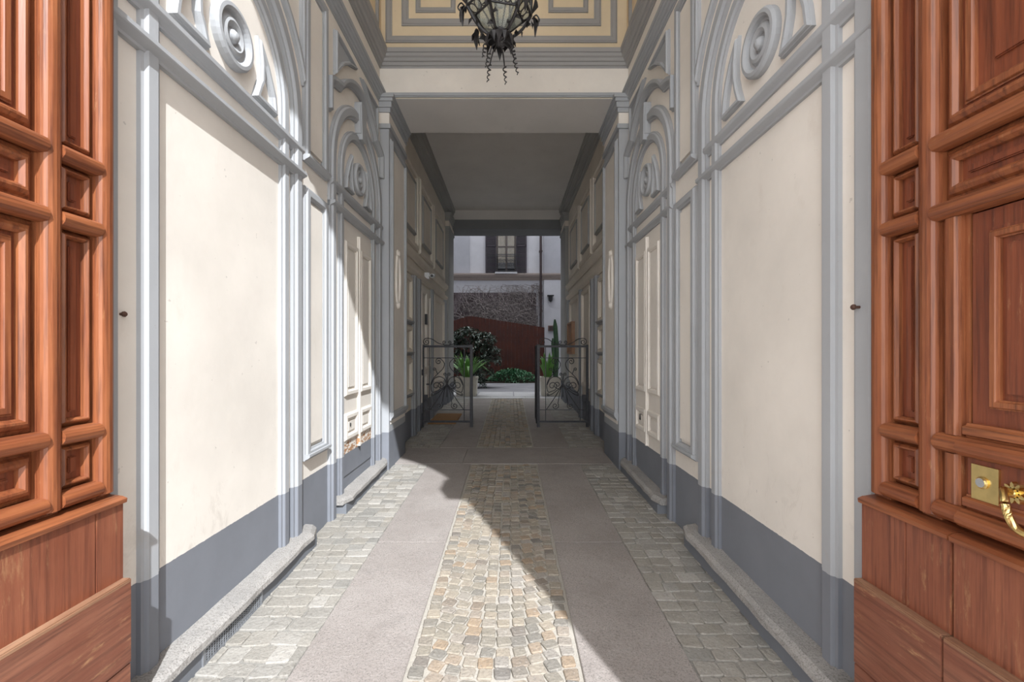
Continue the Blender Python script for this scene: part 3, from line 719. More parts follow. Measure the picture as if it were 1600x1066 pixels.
# ------------------------------------------------------------------ door stays (iron bolts in the walls)
def bolt(F, u, v, label, ln):
    t = thing('iron_bolt', F(u, v, 0), label, 'bolt')
    MB().lathe([(.006, 0), (.006, ln), (.001, ln)], lambda a, c, d: F(u+a, v+c, d), 10).build('shank', 'rustyiron', t)
    MB().lathe([(.011, ln), (.012, ln+.006), (.008, ln+.012), (.001, ln+.013)], lambda a, c, d: F(u+a, v+c, d), 12).build('head', 'rustyiron', t)
bolt(left, 1.868, 1.755, 'small dark iron bolt in the wall next to the unlocked door leaf', .012)
bolt(right, 1.83, 1.78, 'small rusty iron bolt in the grey moulding next to the wicket door leaf', .065)

# small key plates in the blind doors
def keyplate(F, u, v, label, tri):
    pts = [(u-.022, v-.03), (u+.022, v-.03), (u+.006, v+.035), (u-.006, v+.035)] if tri else [(u+.012*math.cos(t), v+.02*math.sin(t)) for t in [2*PI*i/10 for i in range(10)]]
    tagit(MB().prism(pts, F, .008, .026).build('key_plate', 'dark'), label, 'plate')
keyplate(right, 5.0, .885, 'small dark triangular plate on the blind door of the shaded wall', True)
keyplate(left, 4.50, .88, 'small dark keyhole plate on the peeling blind door of the sunlit wall', False)

# ------------------------------------------------------------------ lantern
def lantern():
    cx, cy = -.07, 3.0
    L = thing('lantern', (cx, cy, 3.44), 'black wrought iron hanging lantern with glass panes, leaves and curly tendrils', 'lantern')
    zb, zw, zt = 3.70, 3.85, 4.43
    rb, rw, rt = .045, .215, .235
    n = 6; rot = math.radians(12)
    def pt(i, r, z): a = rot+2*PI*i/n; return Vector((cx+r*math.cos(a), cy+r*math.sin(a), z))
    for i in range(n):
        b = MB(); b.tube([pt(i, rw, zw), pt(i, rt, zt)], .009, 6); b.build('corner_bar', 'lampiron', L)
        b = MB(); b.tube(catmull([pt(i, rw, zw), pt(i, rw*.72, zw-.10), pt(i, rw*.4, zw-.16), pt(i, rb, zb)], 5), .010, 6); b.build('lower_rib', 'lampiron', L)
        A, B, C, D_ = pt(i, rw, zw), pt(i+1, rw, zw), pt(i+1, rt, zt), pt(i, rt, zt)
        MB().add([A, B, C, D_]+[p+(Vector((cx, cy, p.z))-p)*.015 for p in (A, B, C, D_)], [(0, 1, 2, 3), (7, 6, 5, 4), (0, 4, 5, 1), (1, 5, 6, 2), (2, 6, 7, 3), (3, 7, 4, 0)]).build('pane', 'glass', L)
        E, G = pt(i, rb, zb), pt(i+1, rb, zb)
        MB().add([A, B, G, E]+[p+Vector((0, 0, .004)) for p in (A, B, G, E)], [(0, 1, 2, 3), (7, 6, 5, 4), (0, 4, 5, 1), (1, 5, 6, 2), (2, 6, 7, 3), (3, 7, 4, 0)]).build('pane', 'glass', L)
        # openwork band along the shoulder
        b = MB()
        A2, B2 = A.lerp(E, .34), B.lerp(G, .34)
        b.tube([A, B], .008, 6); b.tube([A2, B2], .007, 6)
        for k in range(4):
            t = (k+.5)/4; c0 = A.lerp(B, t); c1 = A2.lerp(B2, t); c = (c0+c1)/2; ex = (B-A).normalized(); ey = (c1-c0)/2
            b.tube([c+ex*(.024*math.cos(q))+ey*.85*math.sin(q) for q in [2*PI*j/10 for j in range(11)]], .004, 5)
        b.build('openwork_band', 'lampiron', L)
        # corner foliage: drooping leaf, ivy leaf and bud
        b = MB(); out = (pt(i, 1, 0)-Vector((cx, cy, 0))).normalized(); tan = Vector((-out.y, out.x, 0))
        for s in (-1, 0, 1):
            base = A+out*.012; tip = A+out*(.025+.01*abs(s))+tan*(.035*s)+Vector((0, 0, -.14+.05*abs(s)))
            mid = base.lerp(tip, .5)+out*.018; w = .02 if s == 0 else .014; sd = (tan if s == 0 else (tan+Vector((0, 0, .4))).normalized())
            vs_ = [base, mid+sd*w, tip, mid-sd*w]; b.add(vs_+[v+out*.006 for v in vs_], [(0, 1, 2, 3), (7, 6, 5, 4), (0, 4, 5, 1), (1, 5, 6, 2), (2, 6, 7, 3), (3, 7, 4, 0)])
        up = A+Vector((0, 0, .13))+out*.03
        vs_ = [A, A.lerp(up, .5)+tan*.038+out*.02, up, A.lerp(up, .5)-tan*.038+out*.02, A.lerp(up, .5)+out*.035]
        b.add(vs_, [(0, 1, 4), (1, 2, 4), (2, 3, 4), (3, 0, 4), (0, 3, 2, 1)])
        b.build('corner_leaf', 'lampiron', L)
        b = MB()
        p0 = pt(i, rw+.008, zw-.02)
        b.tube(catmull([p0, p0+out*.028+Vector((0, 0, .03)), p0+out*.05+Vector((0, 0, .0)), p0+out*.034+Vector((0, 0, -.02)), p0+out*.026+Vector((0, 0, .004))], 5), .005, 5)
        b.build('corner_scroll', 'lampiron', L)
    # ivy leaves climbing the ribs
    for i in range(n):
        out = (pt(i, 1, 0)-Vector((cx, cy, 0))).normalized(); tan = Vector((-out.y, out.x, 0))
        for k, t in enumerate((.12, .34, .56, .8)):
            p = pt(i, rw, zw).lerp(pt(i, rb, zb), t)+out*.02+Vector((0, 0, -.012)); s = -1 if k % 2 else 1
            dv = (tan*s*.8+Vector((0, 0, -.5))+out*.4).normalized(); sd = dv.cross(out).normalized(); ln = .06
            vs_ = [p, p+dv*ln*.3+sd*.022, p+dv*ln*.55+sd*.012, p+dv*ln, p+dv*ln*.55-sd*.012, p+dv*ln*.3-sd*.022, p+dv*ln*.4+out*.014]
            MB().add(vs_, [(j, (j+1) % 6, 6) for j in range(6)]+[(5, 4, 3, 2, 1, 0)]).build('ivy_leaf', 'lampiron', L)
    # reeds rising from the boss
    b = MB()
    for i in range(9):
        a = 2*PI*i/9+.3; r = .03+.03*(i % 3); hgt = .12+.07*(i % 3)
        p0 = Vector((cx+.02*math.cos(a), cy+.02*math.sin(a), zb-.01)); p1 = Vector((cx+(r+.07)*math.cos(a), cy+(r+.07)*math.sin(a), zb+hgt))
        b.tube([p0, p0.lerp(p1, .6)+Vector((0, 0, .01)), p1], .0055, 5); b.lathe([(.002, -.03), (.009, -.018), (.009, .012), (.002, .03)], lambda x, y, h_: tuple(p1+Vector((x, y, h_))), 7)
    b.build('reeds', 'lampiron', L)
    # lower leaf cluster and boss
    b = MB()
    b.lathe([(.01, -.09), (.03, -.06), (.05, -.02), (.05, .015), (.03, .03), (.01, .04)], lambda x, y, h_: (cx+x, cy+y, zb+h_), 12)
    b.build('boss', 'lampiron', L)
    rr = random.Random(5)
    for i in range(12):
        a = 2*PI*i/12; ln = .085+.03*(i % 2); out = Vector((math.cos(a), math.sin(a), 0)); tan = Vector((-out.y, out.x, 0))
        p0 = Vector((cx, cy, zb-.005))+out*.03; p1 = p0+out*.055+Vector((0, 0, -.03)); p2 = p0+out*(.07 if i % 2 else .035)+Vector((0, 0, -ln))
        vs_ = [p0+tan*.008, p0-tan*.008, p1-tan*.026, p2, p1+tan*.026, p1+out*.012]
        MB().add(vs_, [(0, 1, 5), (1, 2, 5), (2, 3, 5), (3, 4, 5), (4, 0, 5), (0, 4, 3, 2, 1)]).build('lower_leaf', 'lampiron', L)
    for i in range(7):
        a = 2*PI*i/7+.4; b = MB(); out = Vector((math.cos(a), math.sin(a), 0)); spread = rr.uniform(.05, .12); drop = rr.uniform(.12, .18)
        p0 = Vector((cx, cy, zb-.06))+out*.015; p1 = p0+out*spread*.6+Vector((0, 0, -.02)); p2 = p0+out*spread+Vector((0, 0, -drop*.5))
        pts = catmull([p0, p1, p2], 5)
        dirv = (out*.25+Vector((0, 0, -1))).normalized(); sa = dirv.cross(Vector((0, 1, .1))).normalized(); sb = dirv.cross(sa)
        for k in range(1, 31):
            t = k/30; q = 2*PI*3.5*t; pts.append(p2+dirv*(drop*.62*t)+(sa*math.cos(q)+sb*math.sin(q))*(.013*(1-.6*t)))
        b.tube(pts, .0055, 5, .6); b.build('tendril', 'lampiron', L)
    # bulb with holder, top and chain
    MB().lathe([(.004, -.045), (.018, -.04), (.028, -.02), (.028, 0), (.02, .025), (.012, .045), (.012, .06)], lambda x, y, h_: (cx+x+.01, cy+y, 3.915+h_), 16).build('bulb', 'bulb', L, True)
    b = MB(); b.lathe([(.014, 0), (.016, .05), (.008, .07), (.006, .52)], lambda x, y, h_: (cx+x+.01, cy+y, 3.97+h_), 10); b.build('lamp_holder', 'lampiron', L)
    b = MB(); b.lathe([(.25, 0), (.25, .02), (.2, .06), (.12, .14), (.05, .22), (.02, .26)], lambda x, y, h_: (cx+x, cy+y, zt+h_), 6); b.build('roof', 'lampiron', L)
    b = MB(); z = zt+.25; k = 0
    while z < H-.02:
        e1 = Vector((1, 0, 0)) if k % 2 else Vector((0, 1, 0))
        b.tube([Vector((cx, cy, z+.03))+e1*(.014*math.cos(q))+Vector((0, 0, .032*math.sin(q))) for q in [2*PI*j/10 for j in range(11)]], .004, 5); z += .05; k += 1
    b.build('chain', 'lampiron', L)
lantern()

# ------------------------------------------------------------------ wrought iron gates
def scroll(cx, cy, r, a0, turns, dirn, n=22):
    return [(cx+r*(1-.86*i/n)*math.cos(a0+dirn*2*PI*turns*i/n), cy+r*(1-.86*i/n)*math.sin(a0+dirn*2*PI*turns*i/n)) for i in range(n+1)]
def gate(x_hinge, sgn, Y, label, leaf_len, leaf_dx):
    """fixed iron panel beside the wall; drawing units are hundredths of the panel's own sketch"""
    G = thing('iron_gate', (x_hinge, Y, fz(Y)), label, 'gate', 'wrought iron gates across the passage')
    U = .00222
    def P(px, py, dy=0): return (x_hinge+sgn*(px-95)*U, Y+dy, fz(Y)+(892-py)*U)
    def part(nm, fn, par=G): b = MB(); fn(b); return b.build(nm, 'iron', par)
    def bar(b, p0, p1, w): 
        x0, z0 = P(*p0)[0], P(*p0)[2]; x1, z1 = P(*p1)[0], P(*p1)[2]
        b.box(min(x0, x1)-w/2, max(x0, x1)+w/2, Y-w/2, Y+w/2, min(z0, z1)-w/2, max(z0, z1)+w/2)
    part('hinge_post', lambda b: bar(b, (107, 885), (107, 215), .046))
    part('latch_post', lambda b: bar(b, (512, 888), (512, 215), .05))
    part('top_rail', lambda b: bar(b, (107, 220), (512, 220), .04))
    part('bottom_rail', lambda b: bar(b, (107, 842), (512, 842), .034))
    for y in (315, 745): part('cross_bar', lambda b: bar(b, (107, y), (512, y), .012))
    for x in (166, 452): part('upright_bar', lambda b: bar(b, (x, 842), (x, 220), .014))
    part('hinge', lambda b: b.box(min(P(72, 0)[0], P(100, 0)[0]), max(P(72, 0)[0], P(100, 0)[0]), Y-.03, Y+.03, P(0, 365)[2], P(0, 335)[2]))
    part('lock_box', lambda b: b.box(min(P(122, 0)[0], P(150, 0)[0]), max(P(122, 0)[0], P(150, 0)[0]), Y-.03, Y+.03, P(0, 675)[2], P(0, 620)[2]))
    C = 309
    def mir(pts): return [(2*C-x, y) for x, y in pts]
    def c2(pts): return [(v.x, v.y) for v in catmull([(x, y, 0) for x, y in pts], 6)]
    curves = []
    curves.append(c2([(178, 575), (176, 535), (195, 488), (235, 445), (275, 405), (288, 365), (272, 334)])+scroll(240, 345, 30, -.35, 1.5, -1))
    curves.append(c2([(178, 575), (190, 600), (214, 592)])+scroll(222, 548, 42, 1.6, 1.4, -1))
    curves.append(c2([(309, 545), (290, 492), (248, 470), (205, 488), (178, 540)]))
    curves.append(c2([(309, 545), (285, 575), (268, 570)])+scroll(264, 538, 30, 1.5, 1.4, 1))
    curves.append(c2([(232, 450), (222, 425), (215, 415)])+scroll(205, 410, 14, .2, 1.2, -1))
    curves.append(c2([(305, 530), (305, 490), (300, 462)])+scroll(291, 452, 14, .5, 1.3, -1))
    curves.append(c2([(309, 530), (270, 575), (225, 610), (196, 624)])+scroll(186, 618, 11, .6, 1.2, 1))
    curves.append(c2([(309, 530), (285, 600), (275, 650), (268, 690)])+scroll(246, 712, 30, -.8, 1.5, 1))
    curves.append(c2([(309, 530), (262, 610), (210, 690), (172, 742)]))
    curves.append([(309, 530), (309, 640)])
    for cv in curves:
        for pts in ((cv, mir(cv)) if cv[0] != cv[-1] else (cv,)):
            part('scroll', lambda b: b.tube([P(x, y) for x, y in pts], .0075, 5))
    crest = scroll(140, 183, 30, PI*1.5, 1.5, -1)[::-1]+c2([(140, 152), (185, 160), (235, 192), (285, 207), (309, 208)])
    small = scroll(288, 187, 16, 1.57, 1.3, 1)
    for cv in (crest, small):
        for pts in (cv, mir(cv)): part('crest_scroll', lambda b: b.tube([P(x, y) for x, y in pts], .008, 5))
    # gate leaf folded back along the passage
    x0 = P(512 if sgn > 0 else 526, 0)[0]; z0 = P(0, 850)[2]; z1 = P(0, 215)[2]
    l = MB(); x1 = x0+leaf_dx
    def lp(t, z): return (x0+(x1-x0)*t, Y+.03+leaf_len*t, z)
    for a, c in (((0, z0), (1, z0)), ((0, z1), (1, z1)), ((1, z0-.02), (1, z1)), ((0, z0-.02), (0, z1))):
        l.tube([lp(*a), lp(*c)], .014, 4)
    lf = l.build('folded_leaf', 'iron', G)
    MB().tube([lp(0, z1-.2), lp(1, z1-.2)], .006, 5).build('cross_bar', 'iron', lf)
    for k in range(1, 5): MB().tube([lp(k/5, z0), lp(k/5, z1)], .006, 5).build('upright_bar', 'iron', lf)
gate(-1.635, 1, 8.36, 'black scrolled iron gate panel standing over the brown doormat', .55, -.07)
gate(1.445, -1, 8.36, 'black scrolled iron gate panel beside the notice board wall, away from the doormat', .55, .01)

# ------------------------------------------------------------------ doormat, notice board, security camera
mt = MB(); slab_quad(mt, -1.56, -1.03, 8.62, 9.75, .003, .03)
tagit(mt.build('doormat', 'mat', bevel=.006), 'brown coir doormat on the floor behind the iron gate', 'doormat').location.z = .0095
nb = thing('notice_board', tright(10.8, 2.1, 0), 'wooden notice board on the passage wall behind the gate', 'notice board')
MB().prism(rect(10.40, 11.22, 1.55, 2.30), tright, 0, .05).build('board', 'boardwood', nb)
MB().sweep(rect(10.42, 11.20, 1.57, 2.28), step_prof(.05, .03), lambda u, v, d: tright(u, v, d+.05), True).build('frame', 'boardwood', nb)
sc = thing('security_camera', tleft(8.75, 3.07, 0), 'small white security camera fixed to the passage wall moulding', 'camera')
MB().prism(rect(8.70, 8.80, 3.00, 3.12), tleft, 0, .09).build('bracket', 'white', sc)
MB().tube([tleft(8.75, 3.07, .08), tleft(8.72, 3.05, .14)], .015, 8).build('arm', 'white', sc)
cb = MB(); cb.tube([tleft(8.85, 3.08, .15), tleft(8.55, 3.03, .17)], .038, 10); cb.build('housing', 'white', sc)
MB().tube([tleft(8.549, 3.03, .17), tleft(8.54, 3.028, .1705)], .028, 10).build('lens', 'black', sc)

# ------------------------------------------------------------------ courtyard
g2 = MB(); g2.box(-4.6, 4.9, 12.9, 24, COURT-.2, COURT)
courtfloor = tagit(g2.build('floor_courtyard', 'courtpave'), 'grey stone paving of the courtyard beyond the passage', 'floor', kind='structure')
for i, x0 in enumerate([-3.2, -2.1, -.95, .12, 1.25, 2.3]):
    MB().box(x0, x0+1.04, 12.95, 14.4, COURT, COURT+.012).build('paving_slab', 'skylitstone', courtfloor, bevel=.004)  # skylight on this strip is put into the pale stone colour
struct('wall_courtyard_near', 'court', 'courtyard facade above the passage mouth', 'wall', (-9, TL-.45, 12.5, 12.9, -.1, 17.6), (TR+.45, 9, 12.5, 12.9, -.1, 17.6), (TL-.45, TR+.45, 12.5, 12.9, 5.45, 17.6))  # unseen upper part kept high to hold direct sun off the courtyard
struct('wall_courtyard_left', 'court', 'unseen courtyard side wall on the shrub side, added to dim the courtyard', 'wall', (-5, -4.6, 12.9, 22.4, -.1, 12))  # added out of view, height set to limit skylight in the courtyard
struct('wall_courtyard_right', 'court', 'unseen courtyard side wall on the wall lamp side, added to dim the courtyard', 'wall', (4.9, 5.3, 12.9, 22.4, -.1, 12))  # also out of view, added to cut the courtyard's skylight
struct('roof', 'facade', 'flat roof of the building over hall and passage', 'roof', (-9, 9, -.4, 12.9, 20, 20.2))
struct('street_ground', 'street', 'stone street paving in front of the portal', 'street', (-20, 20, -20, -.4, -.25, -.02))
bd = thing('courtyard_building', (0, 22, COURT), 'pale plastered courtyard house with a dark shuttered window above a stone band', 'building')
def bp(nm, mat, *q, par=bd, **k): b = MB(); b.box(*q); return b.build(nm, mat, par, **k)
bp('wall', 'courtlight', -4.6, 4.9, 22, 22.4, COURT-.1, 12)
bp('plaster_bay', 'court', -4.6, -1.95, 21.93, 22.0, 5.38, 12)
bp('plaster_bay', 'court', 1.62, 4.9, 21.93, 22.0, 5.38, 12)
bp('corner_bay', 'courtlight', 1.62, 4.9, 21.85, 22.0, COURT, 5.05)
MB().sweep([(-4.6, 5.21), (4.9, 5.21)], cornice_prof(.32, .22), lambda u, v, d: (u, 22-d, v)).build('stone_band', 'courtstone', bd)
bp('brick_face', 'brick', -4.6, 1.25, 21.9, 22.0, COURT, 4.45)
# window with two casements, curtains, shutters and balcony rail
wn = bp('window', 'framewhite', -.66, .28, 21.90, 22.0, 5.40, 8.1)
bp('dark_room_sheet', 'dark', -.60, .22, 21.895, 21.90, 5.45, 8.0, par=wn)  # thin dark sheet stands for the unlit room behind the curtains
for x0, x1 in ((-.58, -.225), (-.135, .20)):
    c = MB(); n = 10
    for i in range(n):
        a = x0+(x1-x0)*i/n; e = x0+(x1-x0)*(i+1)/n; ya, ye = 21.885-.012*(i % 2), 21.885-.012*((i+1) % 2)
        c.add([(a, ya, 5.9), (e, ye, 5.9), (e, ye, 7.9), (a, ya, 7.9), (a, ya+.006, 5.9), (e, ye+.006, 5.9), (e, ye+.006, 7.9), (a, ya+.006, 7.9)], [(0, 1, 2, 3), (7, 6, 5, 4), (0, 4, 5, 1), (2, 6, 7, 3)])
    c.build('curtain', 'curtain', wn)
    bp('pane', 'pane', x0, x1, 21.858, 21.864, 5.6, 8.0, par=wn)
bp('mullion', 'framewhite', -.225, -.135, 21.84, 21.90, 5.4, 8.1, par=wn)
bp('transom', 'framewhite', -.60, .22, 21.845, 21.90, 6.62, 6.68, par=wn)
for x0, x1 in ((-1.19, -.64), (.27, .80)):
    sh = MB(); sh.sweep(rect(x0+.03, x1-.03, 5.36, 8.1), [(-.03, 0), (-.03, .06), (.03, .06), (.03, 0)], lambda u, v, d: (u, 21.98-d, v), True)
    sh.box(x0, x1, 21.92, 21.98, 6.68, 6.76); s_o = sh.build('shutter', 'shutter', bd)
    for k in range(48):
        z = 5.40+k*.056
        MB().add([(x0+.05, 21.925, z), (x1-.05, 21.925, z), (x1-.05, 21.965, z+.045), (x0+.05, 21.965, z+.045), (x0+.05, 21.932, z-.006), (x1-.05, 21.932, z-.006), (x1-.05, 21.972, z+.039), (x0+.05, 21.972, z+.039)],
                 [(0, 1, 2, 3), (7, 6, 5, 4), (0, 4, 5, 1), (1, 5, 6, 2), (2, 6, 7, 3), (3, 7, 4, 0)]).build('slat', 'shutter', s_o)
rl = MB()
for z in (5.46, 5.56, 6.16, 6.24): rl.box(-.66, .28, 21.70, 21.73, z, z+.03)
for i in range(6):
    cx_ = -.585+i*.158
    rl.tube([(x, 21.715, z) for x, z in scroll(cx_, 5.96, .085, PI/2 if i % 2 else -PI/2, 1.4, 1 if i % 2 else -1)], .012, 4)
    rl.tube([(x, 21.715, z) for x, z in scroll(cx_, 5.74, .085, -PI/2 if i % 2 else PI/2, 1.4, 1)], .012, 4)
for x in (-.66, .28): rl.box(x-.015, x+.015, 21.70, 21.95, 5.46, 6.27)
rl.build('balcony_rail', 'iron', bd)
bp('sill', 'courtlight', -.72, .34, 21.70, 22.0, 5.34, 5.42)
dp = MB(); dp.tube([(1.47, 21.80, COURT), (1.47, 21.80, 9)], .06, 8); dp.build('downpipe', 'pipe', bd)
for z in (2.5, 4.4, 6.4): bp('pipe_clip', 'pipe', 1.39, 1.55, 21.72, 22.0, z, z+.05)
wl_ = thing('wall_lamp', (1.93, 21.85, 4.15), 'small dark wall lamp on the courtyard house corner', 'lamp')
MB().box(1.78, 2.08, 21.62, 21.86, 4.27, 4.31).build('cover', 'black', wl_)
MB().lathe([(.10, 4.27), (.09, 4.05), (.04, 4.0), (.01, 3.99)], lambda a, c, h_: (1.93+a, 21.74+c, h_), 12).build('shade', 'black', wl_)
ic = thing('intercom', (1.98, 21.85, 2.72), 'small brown plate box on the courtyard house corner under the wall lamp', 'box')
MB().box(1.82, 2.1, 21.76, 21.849, 2.60, 2.86).build('case', 'fabricred', ic, bevel=.01)
MB().box(1.86, 2.06, 21.75, 21.765, 2.64, 2.82).build('face_plate', 'pipe', ic)
# rust-red fence of planks with a sloping top
fe = thing('plank_fence', (-.5, 20.8, COURT), 'dark rust red plank fence with a sloping top behind the hedge', 'fence')
def ftop(x): return 3.02+(x+2.6)*.30 if x < -1.85 else 3.245-(x+1.85)*.155
x = -2.62; i = 0
while x < 1.55:
    w = .168; dpt = .004*(i % 3)
    MB().add([(x, 20.78-dpt, COURT), (x+w-.008, 20.78-dpt, COURT), (x+w-.008, 20.82, COURT), (x, 20.82, COURT), (x, 20.78-dpt, ftop(x)), (x+w-.008, 20.78-dpt, ftop(x+w)), (x+w-.008, 20.82, ftop(x+w)), (x, 20.82, ftop(x))],
             [(0, 3, 2, 1), (4, 5, 6, 7), (0, 1, 5, 4), (1, 2, 6, 5), (2, 3, 7, 6), (3, 0, 4, 7)]).build('plank', 'rust', fe)
    x += w; i += 1
for z in (.9, 2.2): MB().box(-2.6, 1.5, 20.82, 20.88, z, z+.1).build('fence_rail', 'rust', fe)
# bare climbing vine on the brick face
rv = random.Random(9); vb = MB()
def wander(x, z, ang, ln, r, depth):
    pts = []; y = 21.86
    for k in range(ln):
        pts.append((x, y-rv.uniform(0, .05), z)); ang += rv.uniform(-.45, .45); x += .09*math.cos(ang); z += .09*math.sin(ang)
        if z > 4.75: ang = -abs(ang)*.3
        if x > 1.3 or x < -3: ang = PI-ang
        if depth < 2 and rv.random() < .22: wander(x, z, ang+rv.choice((-1, 1))*rv.uniform(.5, 1.2), int(ln*.6), r*.65, depth+1)
    if len(pts) > 1: vb.tube(pts, r, 3, .5)
for i in range(70): wander(rv.uniform(-2.7, 1.2), rv.uniform(2.4, 3.9), rv.uniform(.2, 2.9), 14, .020, 0)
for i in range(120): wander(rv.uniform(-1.4, 1.2), rv.uniform(2.7, 4.0), rv.uniform(0, 6.28), 12, .015, 1)
wander(1.55, 3.5, 1.6, 36, .02, 1); wander(1.2, 4.0, 1.5, 34, .018, 1)
tagit(vb.build('climbing_vine', 'twig'), 'tangle of bare vine stems covering the courtyard brick face', 'vine', kind='stuff')

# plants
def leafshape(b, base, tip, w, sag=0, seg=4, fold=.15):
    base = Vector(base); tip = Vector(tip); d = tip-base; sd = d.cross(Vector((0, 0, 1)))
    sd = sd.normalized() if sd.length > 1e-5 else Vector((1, 0, 0)); nrm = sd.cross(d).normalized()
    vs_ = []; fs = []
    for i in range(seg+1):
        t = i/seg; p = base+d*t+Vector((0, 0, -sag*(t*t)+sag*.9*math.sin(PI*t)*.5)); ww = w*math.sin(PI*min(.98, .12+.86*t))
        vs_ += [p-sd*ww+nrm*ww*fold, p, p+sd*ww+nrm*ww*fold]
    for i in range(seg):
        a = 3*i; fs += [(a, a+1, a+4, a+3), (a+1, a+2, a+5, a+4)]
    b.add(vs_, fs)
rp = random.Random(17)
def planter(cx, y, label):
    P_ = thing('planter', (cx, y, COURT), label, 'planter', 'square stone planters at the passage end')
    z0 = fz(y)+.014; s = .30; h_ = .54; b = MB()
    b.add([(cx-s*.93, y-s*.93, z0), (cx+s*.93, y-s*.93, z0), (cx+s*.93, y+s*.93, z0), (cx-s*.93, y+s*.93, z0), (cx-s, y-s, z0+h_-.06), (cx+s, y-s, z0+h_-.06), (cx+s, y+s, z0+h_-.06), (cx-s, y+s, z0+h_-.06)],
          [(0, 3, 2, 1), (4, 5, 6, 7), (0, 1, 5, 4), (1, 2, 6, 5), (2, 3, 7, 6), (3, 0, 4, 7)])
    b.build('pot', 'potstone', P_)
    MB().sweep([(cx-s, y-s), (cx+s, y-s), (cx+s, y+s), (cx-s, y+s)], [(-.015, z0+h_-.07), (-.015, z0+h_), (.04, z0+h_), (.04, z0+h_-.07)], lambda u, v, d: (u, v, d), True).build('rim', 'potstone', P_)
    MB().box(cx-s+.03, cx+s-.03, y-s+.03, y+s-.03, z0+h_-.07, z0+h_-.03).build('soil', 'soil', P_)
    return z0+h_-.03
def strap_plant(cx, y, z, label, n, spread, hgt):
    t = thing('strap_leaf_plant', (cx, y, z), label, 'plant', 'strap-leaved plants in the planters')
    for i in range(n):
        a = rp.uniform(0, 2*PI); r = rp.uniform(.25, 1)*spread; b = MB()
        leafshape(b, (cx+.1*math.cos(a), y+.1*math.sin(a), z), (cx+r*math.cos(a), y+r*math.sin(a), z+hgt*rp.uniform(.5, 1)), rp.uniform(.028, .045), rp.uniform(.05, .3)*r*2, 6)
        b.build('leaf', 'leafstrap', t)
zt_ = planter(-1.255, 12.55 if False else 13.25, 'pale stone planter holding the plant whose leaves reach over the paving, shrub behind it')
strap_plant(-1.25, 13.25, zt_, 'green strap-leaved plant in the planter in front of the dark shrub', 70, .80, .85)
zt_ = planter(1.18, 13.25, 'pale stone planter holding the cactus and strap-leaved plant')
strap_plant(1.10, 13.25, zt_, 'yellow-green strap-leaved plant in the planter with the tall cactus', 60, .42, .85)
cc_ = MB(); prof = []
def cactus():
    t = thing('cactus', (1.33, 13.3, zt_), 'tall dark green column cactus in the planter by the passage end', 'cactus')
    for k, (bx, by, h0, h1, r) in enumerate(((1.33, 13.3, zt_, 2.55, .06), (1.27, 13.22, zt_, 2.0, .045))):
        b = MB(); n = 16; secs = []
        for i in range(9):
            tt = i/8; rr = r*(1 if tt < .85 else math.sqrt(max(.02, 1-((tt-.85)/.16)**2)))
            secs.append([(bx+.03*math.sin(tt*4+k)+rr*(1+.18*(j % 2))*math.cos(2*PI*j/n), by+rr*(1+.18*(j % 2))*math.sin(2*PI*j/n), h0+(h1-h0)*tt) for j in range(n)])
        b.add([v for s_ in secs for v in s_], [(i*n+j, i*n+(j+1) % n, (i+1)*n+(j+1) % n, (i+1)*n+j) for i in range(8) for j in range(n)]+[tuple(range(8*n, 9*n))])
        b.build('stem', 'cactus', t)
cactus()
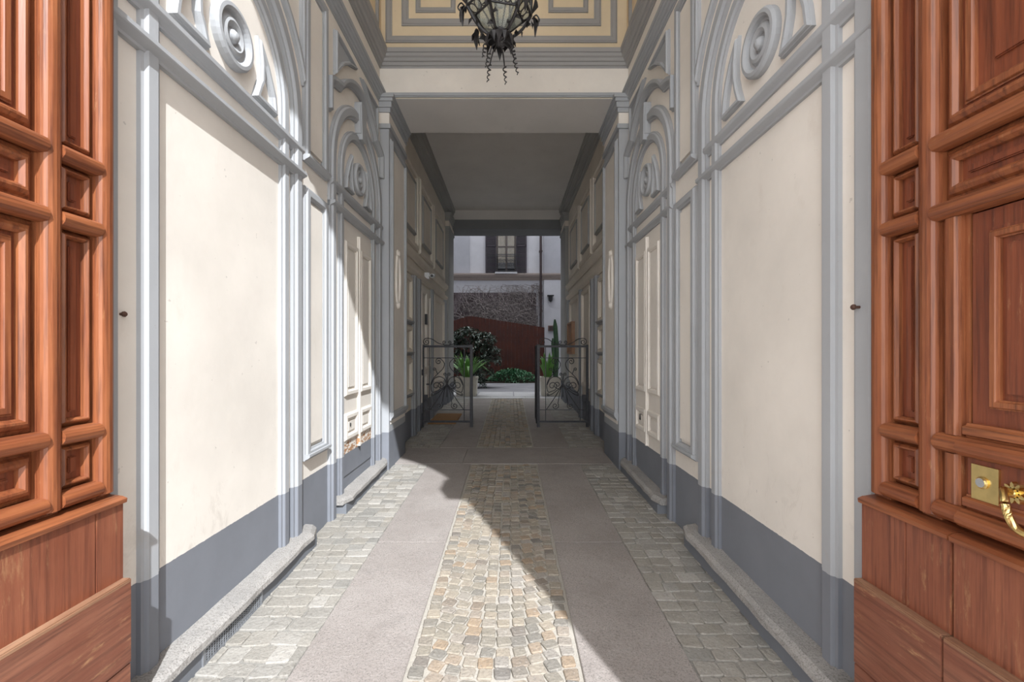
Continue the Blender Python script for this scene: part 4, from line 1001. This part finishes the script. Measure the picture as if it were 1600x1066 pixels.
def shrub():
    cx, cy = -1.35, 16.3
    t = thing('shrub', (cx, cy, COURT), 'large dark shrub with pale edged leaves in front of the rust red fence', 'shrub')
    b = MB()
    for i in range(9):
        a = 2*PI*i/9; b.tube(catmull([(cx, cy, COURT), (cx+.25*math.cos(a), cy+.2*math.sin(a), 1.1), (cx+.6*math.cos(a), cy+.5*math.sin(a), 1.9+.2*(i % 3))], 4), .03, 5, .4)
    b.build('branches', 'trunk', t)
    b = MB()
    tiers = [(-1.55, 2.45, .55), (-.95, 2.28, .45), (-2.0, 2.2, .45), (-1.45, 2.05, .75), (-.85, 1.85, .5), (-1.9, 1.7, .55), (-.75, 1.55, .42), (-1.3, 1.5, .6), (-1.8, 1.2, .6), (-1.1, 1.1, .55), (-1.5, .75, .7)]
    for (tx, tz, R_) in tiers:
        for i in range(430):
            a = rp.uniform(0, 2*PI); r = R_*math.sqrt(rp.random()); px = tx+r*math.cos(a); py = cy+r*math.sin(a)*.9; pz = tz+rp.uniform(-.16, .10)-.25*(r/R_)**2
            o = rp.uniform(0, 2*PI); ln = rp.uniform(.09, .17)
            leafshape(b, (px, py, pz), (px+ln*math.cos(o), py+ln*math.sin(o), pz-rp.uniform(.0, .08)), ln*.23, .02, 2)
    f = b.build('foliage', 'leafdark', t); f['kind'] = 'stuff'
shrub()
def hedge():
    t = thing('hedge_plant', (.1, 19.2, COURT), 'low mound of bright green leaves in front of the plank fence', 'hedge')
    b = MB()
    b.lathe([(1.0, 0), (.9, .2), (.6, .38), (.2, .46), (.02, .47)], lambda a, c, h_: (.1+a*1.05, 19.3+c*.6, COURT+.05+h_*.85), 16); b.build('core', 'trunk', t)
    b = MB()
    for i in range(2600):
        a = rp.uniform(0, 2*PI); r = math.sqrt(rp.random()); px = .1+1.12*r*math.cos(a); py = 19.3+.75*r*math.sin(a); pz = COURT+.48*(1-r**2.2)+rp.uniform(-.06, .06)+.02
        o = rp.uniform(0, 2*PI); ln = rp.uniform(.07, .14); leafshape(b, (px, py, pz), (px+ln*math.cos(o), py+ln*math.sin(o), pz+rp.uniform(-.03, .09)), ln*.28, .02, 2)
    f = b.build('foliage', 'leafhedge', t); f['kind'] = 'stuff'
    b = MB(); b.add([(-3.2, 18.4, COURT), (2.4, 18.75, COURT), (2.4, 20.7, COURT), (-3.2, 20.7, COURT), (-3.2, 18.4, COURT+.05), (2.4, 18.75, COURT+.05), (2.4, 20.7, COURT+.05), (-3.2, 20.7, COURT+.05)], [(0, 3, 2, 1), (4, 5, 6, 7), (0, 1, 5, 4), (1, 2, 6, 5), (2, 3, 7, 6), (3, 0, 4, 7)])
    tagit(b.build('planting_bed', 'soil'), 'dark soil bed along the foot of the plank fence', 'flower bed')
    b = MB()
    for i in range(700):
        px = rp.uniform(-1.5, -1.06); py = rp.uniform(18.6, 19.6); pz = COURT+.05+rp.uniform(0, .3); o = rp.uniform(0, 2*PI); ln = rp.uniform(.06, .12)
        leafshape(b, (px, py, pz), (px+ln*math.cos(o), py+ln*math.sin(o), pz+rp.uniform(-.03, .06)), ln*.25, .02, 2)
    tagit(b.build('ground_cover', 'leafdark'), 'dark low ground cover between the shrub and the bright green mound', 'ground cover', kind='stuff')
hedge()
